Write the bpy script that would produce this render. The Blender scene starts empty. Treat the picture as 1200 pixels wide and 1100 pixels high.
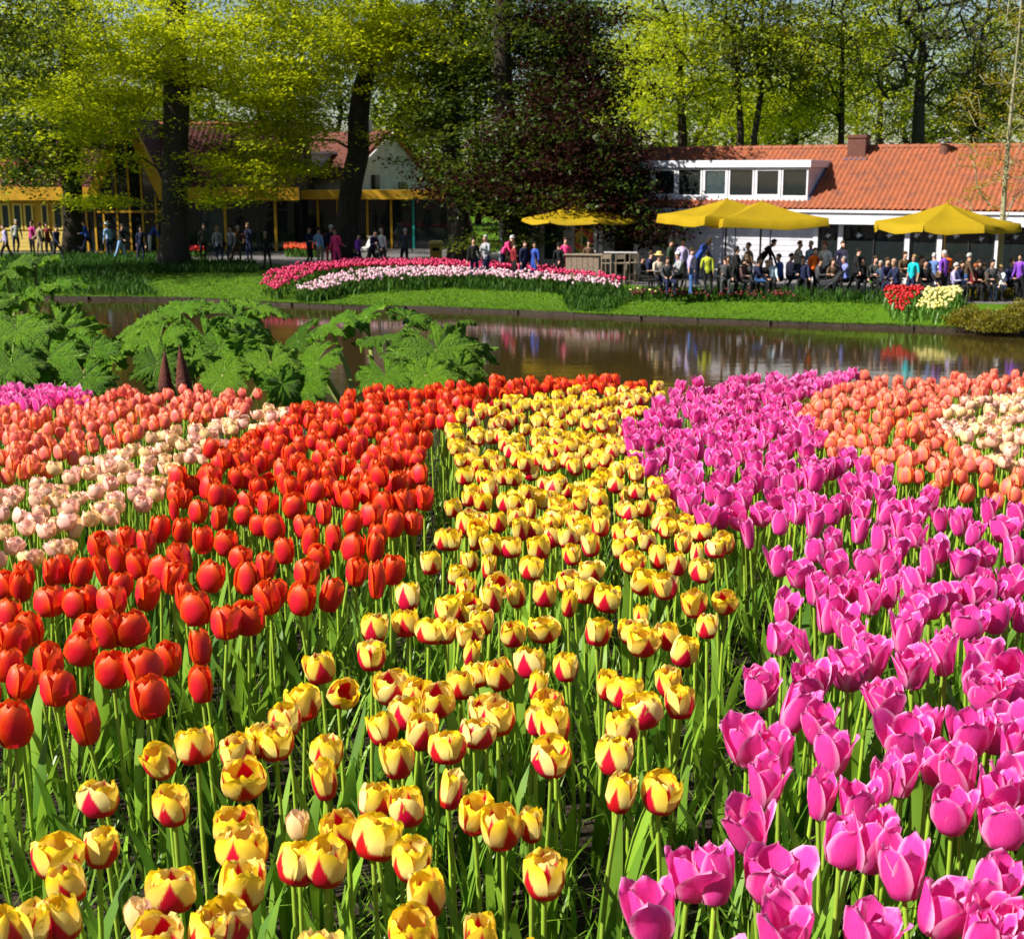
import bpy, bmesh, math, random
import numpy as np
from mathutils import Vector, Matrix, Euler

scene = bpy.context.scene
COL = scene.collection

# ---------------------------------------------------------------- camera, sky, sun, exposure
FPX, CX, CY = 1600.0, 600.0, 550.0            # focal length and centre in the photograph's pixels
PITCH = math.atan(345.0 / FPX)                # horizon lies 345 px above the picture's centre
CAMZ = 3.9
cam_data = bpy.data.cameras.new('camera')
cam_data.sensor_fit = 'HORIZONTAL'
cam_data.sensor_width = 36.0
cam_data.lens = 36.0 * FPX / 1200.0
cam_data.clip_start = 0.05
cam_data.clip_end = 2000.0
cam_data.dof.use_dof = True
cam_data.dof.focus_distance = 3.2
cam_data.dof.aperture_fstop = 15.0
cam = bpy.data.objects.new('camera', cam_data)
COL.objects.link(cam)
cam.location = (0, 0, CAMZ)
cam.rotation_euler = (math.pi / 2 - PITCH, 0, 0)
scene.camera = cam

SUN_DIR = Vector((-0.84, -0.33, 0.78)).normalized()      # towards the sun: from the left
sun_el = math.asin(SUN_DIR.z)
sun_az = math.atan2(SUN_DIR.x, SUN_DIR.y)
world = bpy.data.worlds.new('World')
scene.world = world
world.use_nodes = True
wn = world.node_tree
wn.nodes.clear()
sky = wn.nodes.new('ShaderNodeTexSky')
sky.sky_type = 'NISHITA'
sky.sun_disc = False
sky.sun_elevation = sun_el
sky.sun_rotation = sun_az
sky.air_density = 1.0
sky.dust_density = 0.6
bgn = wn.nodes.new('ShaderNodeBackground')
bgn.inputs['Strength'].default_value = 0.05
won = wn.nodes.new('ShaderNodeOutputWorld')
wn.links.new(sky.outputs[0], bgn.inputs[0])
wn.links.new(bgn.outputs[0], won.inputs[0])

sun_data = bpy.data.lights.new('sun', 'SUN')
sun_data.energy = 5.0
sun_data.angle = math.radians(0.53)
sun_data.color = (1.0, 0.95, 0.86)
sun = bpy.data.objects.new('sun', sun_data)
COL.objects.link(sun)
sun.location = (-40, -15, 60)
sun.rotation_euler = SUN_DIR.to_track_quat('Z', 'Y').to_euler()

scene.view_settings.view_transform = 'Standard'
scene.view_settings.look = 'None'
scene.view_settings.gamma = 1.0
scene.view_settings.exposure = 1.0
scene.view_settings.use_curve_mapping = False
scene.render.engine = 'CYCLES'
scene.cycles.use_denoising = True
scene.cycles.max_bounces = 8
scene.cycles.diffuse_bounces = 4
scene.cycles.glossy_bounces = 3
scene.cycles.transmission_bounces = 6
scene.cycles.transparent_max_bounces = 8
scene.cycles.caustics_reflective = False
scene.cycles.caustics_refractive = False
scene.cycles.sample_clamp_indirect = 6.0

# ---------------------------------------------------------------- picture-to-place helpers
_c, _s = math.cos(PITCH), math.sin(PITCH)
def ray(px, py):
    a = (px - CX) / FPX
    v = (CY - py) / FPX
    return np.array([a, _c + v * _s, -_s + v * _c])
def on_z(px, py, z=0.0):
    d = ray(px, py)
    t = (z - CAMZ) / d[2]
    return np.array([0, 0, CAMZ]) + d * t
def at(px, py, Y):
    d = ray(px, py)
    return np.array([0, 0, CAMZ]) + d * (Y / d[1])
def proj(P):
    P = np.atleast_2d(np.asarray(P, float))
    x = P[:, 0]; y = P[:, 1]; z = P[:, 2] - CAMZ
    dep = y * _c - z * _s
    up = y * _s + z * _c
    return np.stack([CX + FPX * x / dep, CY - FPX * up / dep, dep], 1)

# ---------------------------------------------------------------- mesh helpers
class MB:
    """collects shapes, then links them as ONE mesh object"""
    def __init__(self):
        self.v, self.f, self.m, self.uv = [], [], [], {}
    def add(self, verts, faces, mi=0):
        o = len(self.v)
        self.v.extend([tuple(map(float, p)) for p in verts])
        for f in faces:
            self.f.append(tuple(i + o for i in f)); self.m.append(mi)
        return self
    def box(self, x0, x1, y0, y1, z0, z1, mi=0):
        v = [(x0,y0,z0),(x1,y0,z0),(x1,y1,z0),(x0,y1,z0),(x0,y0,z1),(x1,y0,z1),(x1,y1,z1),(x0,y1,z1)]
        return self.add(v, [(0,3,2,1),(4,5,6,7),(0,1,5,4),(1,2,6,5),(2,3,7,6),(3,0,4,7)], mi)
    def prism(self, poly, axis, a0, a1, mi=0):
        """extrude a 2-D polygon along axis 'x' or 'y' (poly in the two other axes) or 'z'"""
        n = len(poly)
        def P(p, a):
            return (a, p[0], p[1]) if axis == 'x' else ((p[0], a, p[1]) if axis == 'y' else (p[0], p[1], a))
        v = [P(p, a0) for p in poly] + [P(p, a1) for p in poly]
        f = [tuple(range(n)), tuple(range(2*n-1, n-1, -1))] + [(i, n+i, n+(i+1) % n, (i+1) % n) for i in range(n)]
        return self.add(v, f, mi)
    def tube(self, pts, rads, sides=8, mi=0, cap=True):
        pts = [Vector(p) for p in pts]
        n = len(pts)
        if not hasattr(rads, '__len__'): rads = [rads] * n
        up = None; v = []
        for i, p in enumerate(pts):
            d = (pts[min(i+1, n-1)] - pts[max(i-1, 0)])
            d = d.normalized() if d.length > 1e-9 else Vector((0,0,1))
            if up is None:
                up = d.orthogonal().normalized()
            else:
                up = (up - d * up.dot(d)); up = up.normalized() if up.length > 1e-6 else d.orthogonal().normalized()
            w = d.cross(up)
            for k in range(sides):
                a = 2*math.pi*k/sides
                v.append(p + (up*math.cos(a) + w*math.sin(a)) * rads[i])
        f = []
        for i in range(n-1):
            for k in range(sides):
                k2 = (k+1) % sides
                f.append((i*sides+k, i*sides+k2, (i+1)*sides+k2, (i+1)*sides+k))
        if cap:
            f.append(tuple(range(sides-1, -1, -1))); f.append(tuple((n-1)*sides+k for k in range(sides)))
        return self.add(v, f, mi)
    def lathe(self, prof, sides=16, c=(0,0,0), mi=0):
        v = []; f = []
        for r, z in prof:
            for k in range(sides):
                a = 2*math.pi*k/sides
                v.append((c[0]+r*math.cos(a), c[1]+r*math.sin(a), c[2]+z))
        for i in range(len(prof)-1):
            for k in range(sides):
                k2 = (k+1) % sides
                f.append((i*sides+k, i*sides+k2, (i+1)*sides+k2, (i+1)*sides+k))
        f.append(tuple(range(sides-1, -1, -1))); f.append(tuple((len(prof)-1)*sides+k for k in range(sides)))
        return self.add(v, f, mi)
    def mesh(self, name, mats=(), smooth=False):
        me = bpy.data.meshes.new(name)
        me.from_pydata(self.v, [], self.f)
        for m in mats if isinstance(mats, (list, tuple)) else [mats]:
            me.materials.append(m)
        if any(self.m): me.polygons.foreach_set('material_index', self.m)
        if smooth: me.polygons.foreach_set('use_smooth', [True]*len(self.f))
        me.update()
        return me
    def build(self, name, mats=(), parent=None, smooth=False, bevel=0.0, **k):
        if isinstance(mats, bpy.types.Material): mats = [mats]
        o = link(name, self.mesh(name, mats, smooth), parent, **k)
        if bevel:
            b = o.modifiers.new('bevel', 'BEVEL'); b.width = bevel; b.segments = 2; b.limit_method = 'ANGLE'
        return o

def link(name, data=None, parent=None, loc=None, rot=None, scale=None):
    o = bpy.data.objects.new(name, data)
    COL.objects.link(o)
    if parent is not None: o.parent = parent
    if loc is not None: o.location = loc
    if rot is not None: o.rotation_euler = rot
    if scale is not None: o.scale = scale if hasattr(scale, '__len__') else (scale,)*3
    return o
def tag(o, label=None, cat=None, group=None, kind=None):
    if label: o['label'] = label
    if cat: o['category'] = cat
    if group: o['group'] = group
    if kind: o['kind'] = kind
    return o
def thing(name, label, cat, loc=(0,0,0), rz=0.0, group=None):
    return tag(link(name, None, None, loc=loc, rot=(0,0,rz)), label, cat, group)

def np_mesh(name, V, Q, mats, uv=None, mi=None, smooth=False):
    """fast mesh from arrays: V (n,3), Q (m,k) faces all with k corners, uv per vertex (n,2)"""
    me = bpy.data.meshes.new(name)
    V = np.ascontiguousarray(V, np.float32); Q = np.ascontiguousarray(Q, np.int32)
    m, k = Q.shape
    me.vertices.add(len(V)); me.vertices.foreach_set('co', V.ravel())
    me.loops.add(m*k); me.loops.foreach_set('vertex_index', Q.ravel())
    me.polygons.add(m)
    me.polygons.foreach_set('loop_start', np.arange(0, m*k, k, dtype=np.int32))
    me.polygons.foreach_set('loop_total', np.full(m, k, np.int32))
    for mt in mats if isinstance(mats, (list, tuple)) else [mats]: me.materials.append(mt)
    if mi is not None: me.polygons.foreach_set('material_index', np.ascontiguousarray(mi, np.int32))
    if smooth: me.polygons.foreach_set('use_smooth', np.ones(m, bool))
    if uv is not None:
        l = me.uv_layers.new(name='UVMap')
        l.data.foreach_set('uv', np.ascontiguousarray(uv[Q.ravel()], np.float32).ravel())
    me.update(calc_edges=True)
    return me

# ---------------------------------------------------------------- materials
def new_mat(name):
    m = bpy.data.materials.new(name); m.use_nodes = True
    nt = m.node_tree; nt.nodes.clear()
    return m, nt
class NB:
    def __init__(self, nt): self.nt = nt
    def n(self, t, **kw):
        x = self.nt.nodes.new(t)
        for k, v in kw.items(): setattr(x, k, v)
        return x
    def set(self, sock, v):
        if isinstance(v, bpy.types.NodeSocket): self.nt.links.new(v, sock)
        elif hasattr(v, '__len__') and len(v) == 3 and sock.type == 'RGBA': sock.default_value = (*v, 1)
        else: sock.default_value = v
    def math(self, op, a, b=0.0, c=None, clamp=False):
        x = self.n('ShaderNodeMath', operation=op, use_clamp=clamp)
        self.set(x.inputs[0], a); self.set(x.inputs[1], b)
        if c is not None: self.set(x.inputs[2], c)
        return x.outputs[0]
    def mix(self, f, a, b):
        x = self.n('ShaderNodeMix', data_type='RGBA')
        self.set(x.inputs[0], f); self.set(x.inputs[6], a); self.set(x.inputs[7], b)
        return x.outputs[2]
    def noise(self, scale, detail=3.0, rough=0.55, vec=None, out=0, dist=0.0):
        x = self.n('ShaderNodeTexNoise')
        x.inputs['Scale'].default_value = scale; x.inputs['Detail'].default_value = detail
        x.inputs['Roughness'].default_value = rough; x.inputs['Distortion'].default_value = dist
        if vec is not None: self.nt.links.new(vec, x.inputs['Vector'])
        return x.outputs[out]
    def sstep(self, x, lo, hi):
        r = self.n('ShaderNodeMapRange', interpolation_type='SMOOTHSTEP')
        self.set(r.inputs[0], x); self.set(r.inputs[1], lo); self.set(r.inputs[2], hi)
        return r.outputs[0]
    def lin(self, x, lo, hi, a=0.0, b=1.0):
        r = self.n('ShaderNodeMapRange')
        self.set(r.inputs[0], x); self.set(r.inputs[1], lo); self.set(r.inputs[2], hi); self.set(r.inputs[3], a); self.set(r.inputs[4], b)
        return r.outputs[0]
    def coord(self, what='Object'):
        return self.n('ShaderNodeTexCoord').outputs[what]
    def mapping(self, vec, scale=(1,1,1), rot=(0,0,0)):
        x = self.n('ShaderNodeMapping'); self.nt.links.new(vec, x.inputs[0])
        x.inputs['Scale'].default_value = scale; x.inputs['Rotation'].default_value = rot
        return x.outputs[0]
    def bump(self, h, strength=0.3, dist=0.02):
        x = self.n('ShaderNodeBump'); x.inputs['Strength'].default_value = strength; x.inputs['Distance'].default_value = dist
        self.nt.links.new(h, x.inputs['Height']); return x.outputs[0]
    def principled(self, color, rough=0.6, spec=0.4, metal=0.0, normal=None):
        x = self.n('ShaderNodeBsdfPrincipled')
        self.set(x.inputs['Base Color'], color); self.set(x.inputs['Roughness'], rough)
        x.inputs['Specular IOR Level'].default_value = spec; x.inputs['Metallic'].default_value = metal
        if normal is not None: self.nt.links.new(normal, x.inputs['Normal'])
        return x.outputs[0]
    def out(self, sh):
        o = self.n('ShaderNodeOutputMaterial'); self.nt.links.new(sh, o.inputs[0])
    def leafy(self, color, tcolor=None, rough=0.45, spec=0.4, transl=0.4, normal=None):
        p = self.principled(color, rough, spec, normal=normal)
        t = self.n('ShaderNodeBsdfTranslucent'); self.set(t.inputs[0], tcolor if tcolor is not None else color)
        mx = self.n('ShaderNodeMixShader'); mx.inputs[0].default_value = transl
        self.nt.links.new(p, mx.inputs[1]); self.nt.links.new(t.outputs[0], mx.inputs[2])
        self.out(mx.outputs[0])
    def island(self):
        return self.n('ShaderNodeNewGeometry').outputs['Random Per Island']
    def orand(self):
        return self.n('ShaderNodeObjectInfo').outputs['Random']

_mc = {}
def paint(name, col, rough=0.6, var=0.25, scale=6.0, spec=0.35, metal=0.0, bump=0.0, stretch=(1,1,1), bscale=None):
    """plain surface with grain and wear"""
    key = (name,)
    if key in _mc: return _mc[key]
    m, nt = new_mat(name); b = NB(nt)
    vec = b.mapping(b.coord('Object'), stretch)
    n1 = b.noise(scale, 5, 0.6, vec)
    f = b.lin(n1, 0.3, 0.7, 1.0 - var, 1.0 + var*0.35)
    c = b.n('ShaderNodeVectorMath', operation='SCALE'); c.inputs[0].default_value = col; nt.links.new(f, c.inputs['Scale'])
    nor = None
    if bump: nor = b.bump(b.noise(bscale or scale*6, 4, 0.6, vec), bump, 0.02)
    b.out(b.principled(c.outputs[0], rough, spec, metal, nor))
    _mc[key] = m
    return m
def leaf_mat(name, dark, light, transl=0.45, rough=0.45, tboost=1.3, spec=0.35, patch=0.25, pscale=0.7):
    m, nt = new_mat(name); b = NB(nt)
    r = b.island()
    big = b.noise(pscale, 3, 0.6, b.coord('Object'))
    f = b.math('ADD', b.math('MULTIPLY', r, 1.0 - patch), b.math('MULTIPLY', b.lin(big, 0.3, 0.7), patch))
    c = b.mix(f, dark, light)
    tc = b.n('ShaderNodeVectorMath', operation='SCALE'); nt.links.new(c, tc.inputs[0]); tc.inputs['Scale'].default_value = tboost
    b.leafy(c, tc.outputs[0], rough, spec, transl)
    return m
# ---------------------------------------------------------------- ground, water, banks
rng = np.random.default_rng(11)
def sm(t):
    t = np.clip(t, 0, 1); return t*t*(3-2*t)
WATER_Z = -0.6
BED_DROP = 0.46
def head_z(Y): return CAMZ - 0.98 - 0.042*(Y - 1.73)
def bed_z(X, Y):
    z0 = head_z(np.minimum(Y, 9.4)) - BED_DROP
    drop = sm((Y - 9.0)/11.0)
    return z0*(1-drop) + (-1.3)*drop

# materials of the setting
def mk_soil():
    m, nt = new_mat('dark_soil'); b = NB(nt); v = b.coord('Object')
    n = b.noise(9, 6, 0.65, v); n2 = b.noise(60, 4, 0.6, v)
    c = b.mix(b.lin(n, 0.3, 0.7), (0.016, 0.012, 0.008), (0.055, 0.04, 0.026))
    b.out(b.principled(c, 0.9, 0.2, normal=b.bump(n2, 0.8, 0.03))); return m
def mk_lawn():
    m, nt = new_mat('mown_grass'); b = NB(nt); v = b.coord('Object')
    n = b.noise(0.5, 4, 0.6, v); n2 = b.noise(26, 5, 0.75, b.mapping(v, (1, 0.35, 1))); n3 = b.noise(3.0, 4, 0.7, v)
    c = b.mix(b.lin(n2, 0.36, 0.66), (0.030, 0.085, 0.002), (0.10, 0.205, 0.004))
    c = b.mix(b.math('MULTIPLY', b.lin(n, 0.45, 0.7), 0.35), c, (0.11, 0.18, 0.008))
    c = b.mix(b.math('MULTIPLY', b.lin(n3, 0.52, 0.72), 0.6), c, (0.03, 0.08, 0.004))
    b.out(b.principled(c, 0.8, 0.15, normal=b.bump(n2, 0.6, 0.05))); return m
def mk_asphalt():
    m, nt = new_mat('grey_paving'); b = NB(nt); v = b.coord('Object')
    n = b.noise(0.8, 4, 0.6, v); n2 = b.noise(30, 4, 0.7, v)
    br = b.n('ShaderNodeTexBrick'); nt.links.new(v, br.inputs['Vector']); br.inputs['Scale'].default_value = 2.2
    br.inputs['Color1'].default_value = (0.11, 0.10, 0.10, 1); br.inputs['Color2'].default_value = (0.15, 0.14, 0.135, 1)
    br.inputs['Mortar'].default_value = (0.08, 0.075, 0.07, 1); br.inputs['Mortar Size'].default_value = 0.012
    c = b.mix(b.lin(n, 0.35, 0.7, 0, 0.4), br.outputs[0], (0.12, 0.11, 0.105))
    c = b.mix(b.lin(n2, 0.4, 0.7, 0, 0.3), c, (0.2, 0.185, 0.18))
    b.out(b.principled(c, 0.85, 0.25, normal=b.bump(n2, 0.3, 0.01))); return m
def mk_water():
    m, nt = new_mat('dark_pond_water'); b = NB(nt); v = b.coord('Object')
    w1 = b.noise(1.6, 3, 0.55, b.mapping(v, (0.55, 1.5, 1)))
    w2 = b.noise(7.0, 3, 0.6, b.mapping(v, (0.5, 1.6, 1)))
    h = b.math('ADD', b.math('MULTIPLY', w1, 1.0), b.math('MULTIPLY', w2, 0.22))
    nor = b.bump(h, 0.11, 0.03)
    x = b.n('ShaderNodeBsdfPrincipled')
    x.inputs['Base Color'].default_value = (0.035, 0.023, 0.007, 1)
    x.inputs['Roughness'].default_value = 0.055
    x.inputs['IOR'].default_value = 1.333
    x.inputs['Specular IOR Level'].default_value = 0.5
    nt.links.new(nor, x.inputs['Normal'])
    b.out(x.outputs[0]); return m
SOIL, LAWN, PAVE, WATER = mk_soil(), mk_lawn(), mk_asphalt(), mk_water()

# the sloping near bank that carries the tulip bed and the big-leaved plants
xs = np.concatenate([np.linspace(-60, -12, 13)[:-1], np.linspace(-12, 12, 61), np.linspace(12, 60, 13)[1:]])
ys = np.concatenate([np.linspace(-8, 0, 5)[:-1], np.linspace(0, 26, 80)])
Xg, Yg = np.meshgrid(xs, ys)
Zg = bed_z(Xg, Yg) + 0.012*np.sin(Xg*9.1)*np.sin(Yg*7.3)
V = np.stack([Xg, Yg, Zg], -1).reshape(-1, 3)
nx, ny = len(xs), len(ys)
ii = (np.arange(ny-1)[:, None]*nx + np.arange(nx-1)[None]).ravel()
Q = np.stack([ii, ii+1, ii+nx+1, ii+nx], 1)
tag(link('near_bank_ground', np_mesh('near_bank_ground', V, Q, SOIL, smooth=True)), 'dark soil slope under the tulip bed falling to the pond', 'ground', kind='structure')

# shoreline of the far bank
shore_px = [(-200, 347), (0, 349), (100, 351), (220, 352), (310, 357), (400, 361), (500, 363), (600, 367), (700, 372), (850, 378), (950, 382), (1040, 385), (1200, 392), (1400, 402)]
shore = np.array([on_z(x, y, WATER_Z)[:2] for x, y in shore_px])
def shore_y(X):
    X = np.asarray(X, float)
    y = np.interp(X, shore[:, 0], shore[:, 1])
    lo = shore[0]; sl = (shore[1]-shore[0]); y = np.where(X < lo[0], lo[1] + (X-lo[0])*sl[1]/sl[0]*0.5, y)
    hi = shore[-1]; sh = (shore[-1]-shore[-2]); y = np.where(X > hi[0], hi[1] + (X-hi[0])*sh[1]/sh[0]*0.3, y)
    return y
def lawn_z(X, Y):
    t = np.asarray(Y) - shore_y(X)
    return -0.48 + 0.48*sm(t/np.interp(X, [7.0, 11.0], [5.5, 2.4]))
xs = np.concatenate([np.linspace(-400, -40, 19)[:-1], np.linspace(-40, 40, 121), np.linspace(40, 400, 19)[1:]])
ts = np.array([0.06, 0.5, 1, 1.5, 2, 2.5, 3, 3.5, 4, 4.5, 5, 5.5, 7, 10, 16, 30, 60, 150, 500.0])
Xg, Tg = np.meshgrid(xs, ts)
Yg = shore_y(Xg) + Tg
Zg = lawn_z(Xg, Yg)
V = np.stack([Xg, Yg, Zg], -1).reshape(-1, 3)
nx, ny = len(xs), len(ts)
ii = (np.arange(ny-1)[:, None]*nx + np.arange(nx-1)[None]).ravel()
Q = np.stack([ii, ii+1, ii+nx+1, ii+nx], 1)
tag(link('ground', np_mesh('ground', V, Q, LAWN, smooth=True)), 'mown green lawn rising from the pond to the path', 'lawn', kind='structure')

mb = MB(); mb.add([(-300, 9, WATER_Z), (300, 9, WATER_Z), (300, 62, WATER_Z), (-300, 62, WATER_Z)], [(0, 1, 2, 3)])
tag(mb.build('pond_water', WATER), 'dark still pond water mirroring the far bank', 'water', kind='structure')

# wooden boards holding the far bank
BOARD = paint('wet_bank_board', (0.045, 0.03, 0.02), 0.75, 0.5, 4, bump=0.4, stretch=(1, 1, 6))
edge = link('bank_edging', None); tag(edge, 'dark wooden board edging along the far side of the pond', 'bank edging', kind='structure')
X = -27.0
k = 0
while X < 27:
    L = 1.7 + 0.5*rng.random(); X2 = X + L
    a = np.array([X, shore_y(X)]); c = np.array([X2-0.02, shore_y(X2-0.02)])
    d = c-a; ln = np.hypot(*d); ang = math.atan2(d[1], d[0])
    m = MB().box(0, ln, -0.05-0.015*rng.random(), 0.03, -0.35, 0.095 + 0.035*rng.random())
    m.build('board', BOARD, edge, loc=(a[0], a[1], WATER_Z), rot=(0, 0, ang))
    if k % 2 == 0:
        MB().lathe([(0.045, -0.5), (0.045, 0.12), (0.03, 0.14)], 8).build('stake', BOARD, edge, loc=(a[0], a[1]-0.09, WATER_Z))
    X = X2; k += 1

# paved path and terrace
front_px = [(1420, 362), (1200, 357), (1080, 354), (1040, 350), (960, 345), (860, 341), (740, 334), (600, 319), (480, 309), (340, 311), (240, 305), (100, 299), (-120, 296)]
fr = np.array([on_z(x, y, 0.0)[:2] for x, y in front_px])
mb = MB(); n = len(fr)
vv = [(x, y, 0.006) for x, y in fr] + [(x, y + 14, 0.006) for x, y in fr]
mb.add(vv, [(i, n+i, n+i+1, i+1) for i in range(n-1)])
tag(mb.build('terrace_paving', PAVE), 'grey paved terrace and path before the buildings', 'paving', kind='structure')

# ---------------------------------------------------------------- buildings
WHITE = paint('white_wall_paint', (0.58, 0.57, 0.63), 0.6, 0.3, 1.6)
WTRIM = paint('white_trim_paint', (0.66, 0.66, 0.70), 0.5, 0.2, 2.0)
YEL = paint('ochre_yellow_paint', (0.60, 0.32, 0.018), 0.5, 0.3, 2.0)
PALEYEL = paint('pale_yellow_boards', (0.75, 0.55, 0.14), 0.55, 0.2, 3, stretch=(1, 1, 5))
LEAD = paint('blue_grey_lead', (0.07, 0.10, 0.20), 0.5, 0.3, 4)
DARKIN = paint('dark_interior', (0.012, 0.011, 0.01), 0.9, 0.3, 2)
BRICK = paint('chimney_brick', (0.13, 0.05, 0.035), 0.85, 0.4, 14, bump=0.5)
METAL = paint('dark_metal', (0.04, 0.04, 0.045), 0.45, 0.3, 8, metal=0.6)
def mk_glass(name, col, rough=0.04):
    m, nt = new_mat(name); b = NB(nt)
    nor = b.bump(b.noise(0.9, 2, 0.5, b.coord('Object')), 0.05, 0.05)
    b.out(b.principled(col, rough, 0.6, normal=nor)); return m
GLASS = mk_glass('dark_window_glass', (0.012, 0.016, 0.016))
GLASSB = mk_glass('bluish_window_glass', (0.03, 0.05, 0.055))
def mk_tile(name, lo, hi, stain):
    m, nt = new_mat(name); b = NB(nt); v = b.coord('Object')
    n1 = b.noise(2.2, 4, 0.6, v); n2 = b.noise(11, 4, 0.65, v)
    c = b.mix(b.lin(n2, 0.3, 0.7), lo, hi)
    c = b.mix(b.math('MULTIPLY', b.lin(n1, 0.45, 0.7), 0.75), c, stain)
    b.out(b.principled(c, 0.75, 0.3, normal=b.bump(n2, 0.25, 0.02))); return m
TILE_R = mk_tile('orange_clay_pantile', (0.23, 0.058, 0.022), (0.36, 0.11, 0.042), (0.13, 0.055, 0.04))
TILE_H = mk_tile('dull_red_house_tile', (0.10, 0.026, 0.016), (0.17, 0.048, 0.028), (0.07, 0.03, 0.022))
TILE_B = mk_tile('brown_roof_tile', (0.06, 0.014, 0.010), (0.11, 0.028, 0.018), (0.035, 0.016, 0.013))

def pantiles(parent, u0, u1, ye, ze, yr, zr, mat, w=0.205, row=0.36, amp=0.085, label=None):
    """corrugated, stepped tile rows between eave and ridge; one mesh of many small tiles"""
    ncol = int((u1-u0)/w)
    prof_u = np.array([0, 0.25, 0.5, 0.75]); prof_h = np.array([0.15, 0.0, 0.35, 1.0])
    U = (u0 + (np.arange(ncol)[:, None] + prof_u[None])*w).ravel(); Hh = np.tile(prof_h, ncol)*amp
    L = math.hypot(yr-ye, zr-ze); nr = max(2, int(L/row)); dy, dz = (yr-ye)/L, (zr-ze)/L
    nrm = (-dz, dy)
    rows = []
    for r in range(nr):
        for e, lift in ((0.0, 0.028), (1.0, 0.0)):
            rows.append(((r+e)*L/nr, lift))
    V = []
    for s, lift in rows:
        hh = Hh + lift
        V.append(np.stack([U, ye + dy*s + nrm[0]*hh, ze + dz*s + nrm[1]*hh], 1))
    V = np.concatenate(V); nu = len(U); nrw = len(rows)
    ii = (np.arange(nrw-1)[:, None]*nu + np.arange(nu-1)[None]).ravel()
    Q = np.stack([ii, ii+1, ii+nu+1, ii+nu], 1)
    o = link('roof_tiles', np_mesh('roof_tiles', V, Q, mat), parent)
    o['kind'] = 'stuff'
    # slab under the tiles
    t = 0.12
    MB().prism([(ye, ze-0.01), (yr, zr-0.01), (yr, zr-t), (ye+0.02, ze-t)], 'x', u0+0.03, u1-0.05).build('roof_slab', mat, parent)
    # ridge caps
    nc = int((u1-u0)/0.45)
    return o
def ridge_caps(parent, u0, u1, y, z, mat, step=0.42):
    me = MB().tube([(0, 0, 0), (step*0.97, 0, 0.012)], [0.105, 0.12], 8).mesh('ridge_tile', [mat])
    n = int((u1-u0)/step)
    for i in range(n):
        link('ridge_tile', me, parent, loc=(u0+i*step, y, z))
def window(parent, u0, u1, z0, z1, y, frame, glass, fw=0.07, mull=(), name='window'):
    """frame proud of the wall, pane set back in it; local y grows away from the viewer"""
    m = MB()
    m.box(u0, u0+fw, y-0.06, y+0.04, z0, z1); m.box(u1-fw, u1, y-0.06, y+0.04, z0, z1)
    m.box(u0+fw, u1-fw, y-0.057, y+0.037, z1-fw, z1); m.box(u0+fw, u1-fw, y-0.057, y+0.037, z0, z0+fw)
    for c in mull: m.box(c-fw/2, c+fw/2, y-0.055, y+0.035, z0+fw, z1-fw)
    w = m.build(name, frame, parent)
    MB().box(u0+fw*0.5, u1-fw*0.5, y-0.012, y+0.012, z0+fw*0.5, z1-fw*0.5).build('pane', glass, w)
    return w

# --- low restaurant with the orange tile roof
ALPHA = math.radians(28)
o0 = at(955, 262, 52)
rest = thing('restaurant_building', 'low white restaurant with orange tiled roof, box dormer and glazed front', 'building', (o0[0], 52.0, 0), -ALPHA)
UL, UR = -13.5, 15.0
def r_eave(y): return 2.62 + (y+0.45)*0.52
pantiles(rest, UL, UR, -0.45, 2.64, 3.95, 2.64+4.4*0.52, TILE_R)
MB().prism([(3.95, 2.64+4.4*0.52), (8.5, 2.6), (8.5, 2.45), (3.95, 2.5+4.4*0.52)], 'x', UL, UR).build('rear_roof', TILE_R, rest)
ridge_caps(rest, UL, UR, 3.95, 2.66+4.4*0.52, TILE_R)
MB().box(UL, UR, -0.50, -0.28, 2.12, 2.60).build('fascia_board', WTRIM, rest, bevel=0.01)
MB().box(UL, UR, -0.58, -0.505, 2.53, 2.63).build('gutter', WTRIM, rest, bevel=0.02)
MB().box(UL, UR, -0.27, 0.6, 2.10, 2.16).build('soffit', WTRIM, rest)
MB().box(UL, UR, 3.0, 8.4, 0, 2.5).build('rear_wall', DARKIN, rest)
MB().box(UL, UL+0.2, 0.0, 8.0, 0, 2.6).build('end_wall', WHITE, rest)
# boarded white wall
for i, (a, c) in enumerate(((-5.6, -3.62), (-3.58, -3.12), (-3.08, -1.72), (-1.68, 0.0))):
    pw = MB().box(a, c, 0.02, 0.14, 0, 2.11).build('wall_panel', WHITE, rest)
    for j in range(10):
        MB().box(a+0.01, c-0.01, -0.005, 0.018, 0.02+j*0.209, 0.02+j*0.209+0.195).build('board', WHITE, pw, bevel=0.006)
# glazed front with posts
posts = [0.06, 1.0, 3.45, 4.6, 6.6, 8.8, 11.2, 13.4]
for p in posts:
    MB().box(p-0.09, p+0.09, -0.06, 0.12, 0, 2.11).build('post', WTRIM, rest, bevel=0.01)
BIRD = MB().add([(0,0,0),(0.05,0,0.03),(0.11,0,0.10),(0.03,0,0.085),(-0.06,0,0.15),(-0.045,0,0.07),(-0.12,0,0.05),(-0.05,0,0.0),(-0.02,0,-0.05)],
                [(0,1,2,3),(0,3,4,5),(0,5,6,7),(0,7,8)]).mesh('bird_decal', [WTRIM])
for i in range(len(posts)-1):
    a, c = posts[i]+0.1, posts[i+1]-0.1
    w = window(rest, a, c, 0.05, 2.09, 0.06, METAL, GLASS, 0.05, mull=[(a+c)/2] if c-a > 1.3 else [])
    for q in ((0.25, 0.75) if c-a > 0.9 else (0.5,)):
        link('bird_decal', BIRD, w, loc=(a+(c-a)*q, 0.040, 1.62+0.1*rng.random()), scale=1.0+0.2*rng.random(), rot=(0, rng.uniform(-.4, .4), 0))
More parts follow.
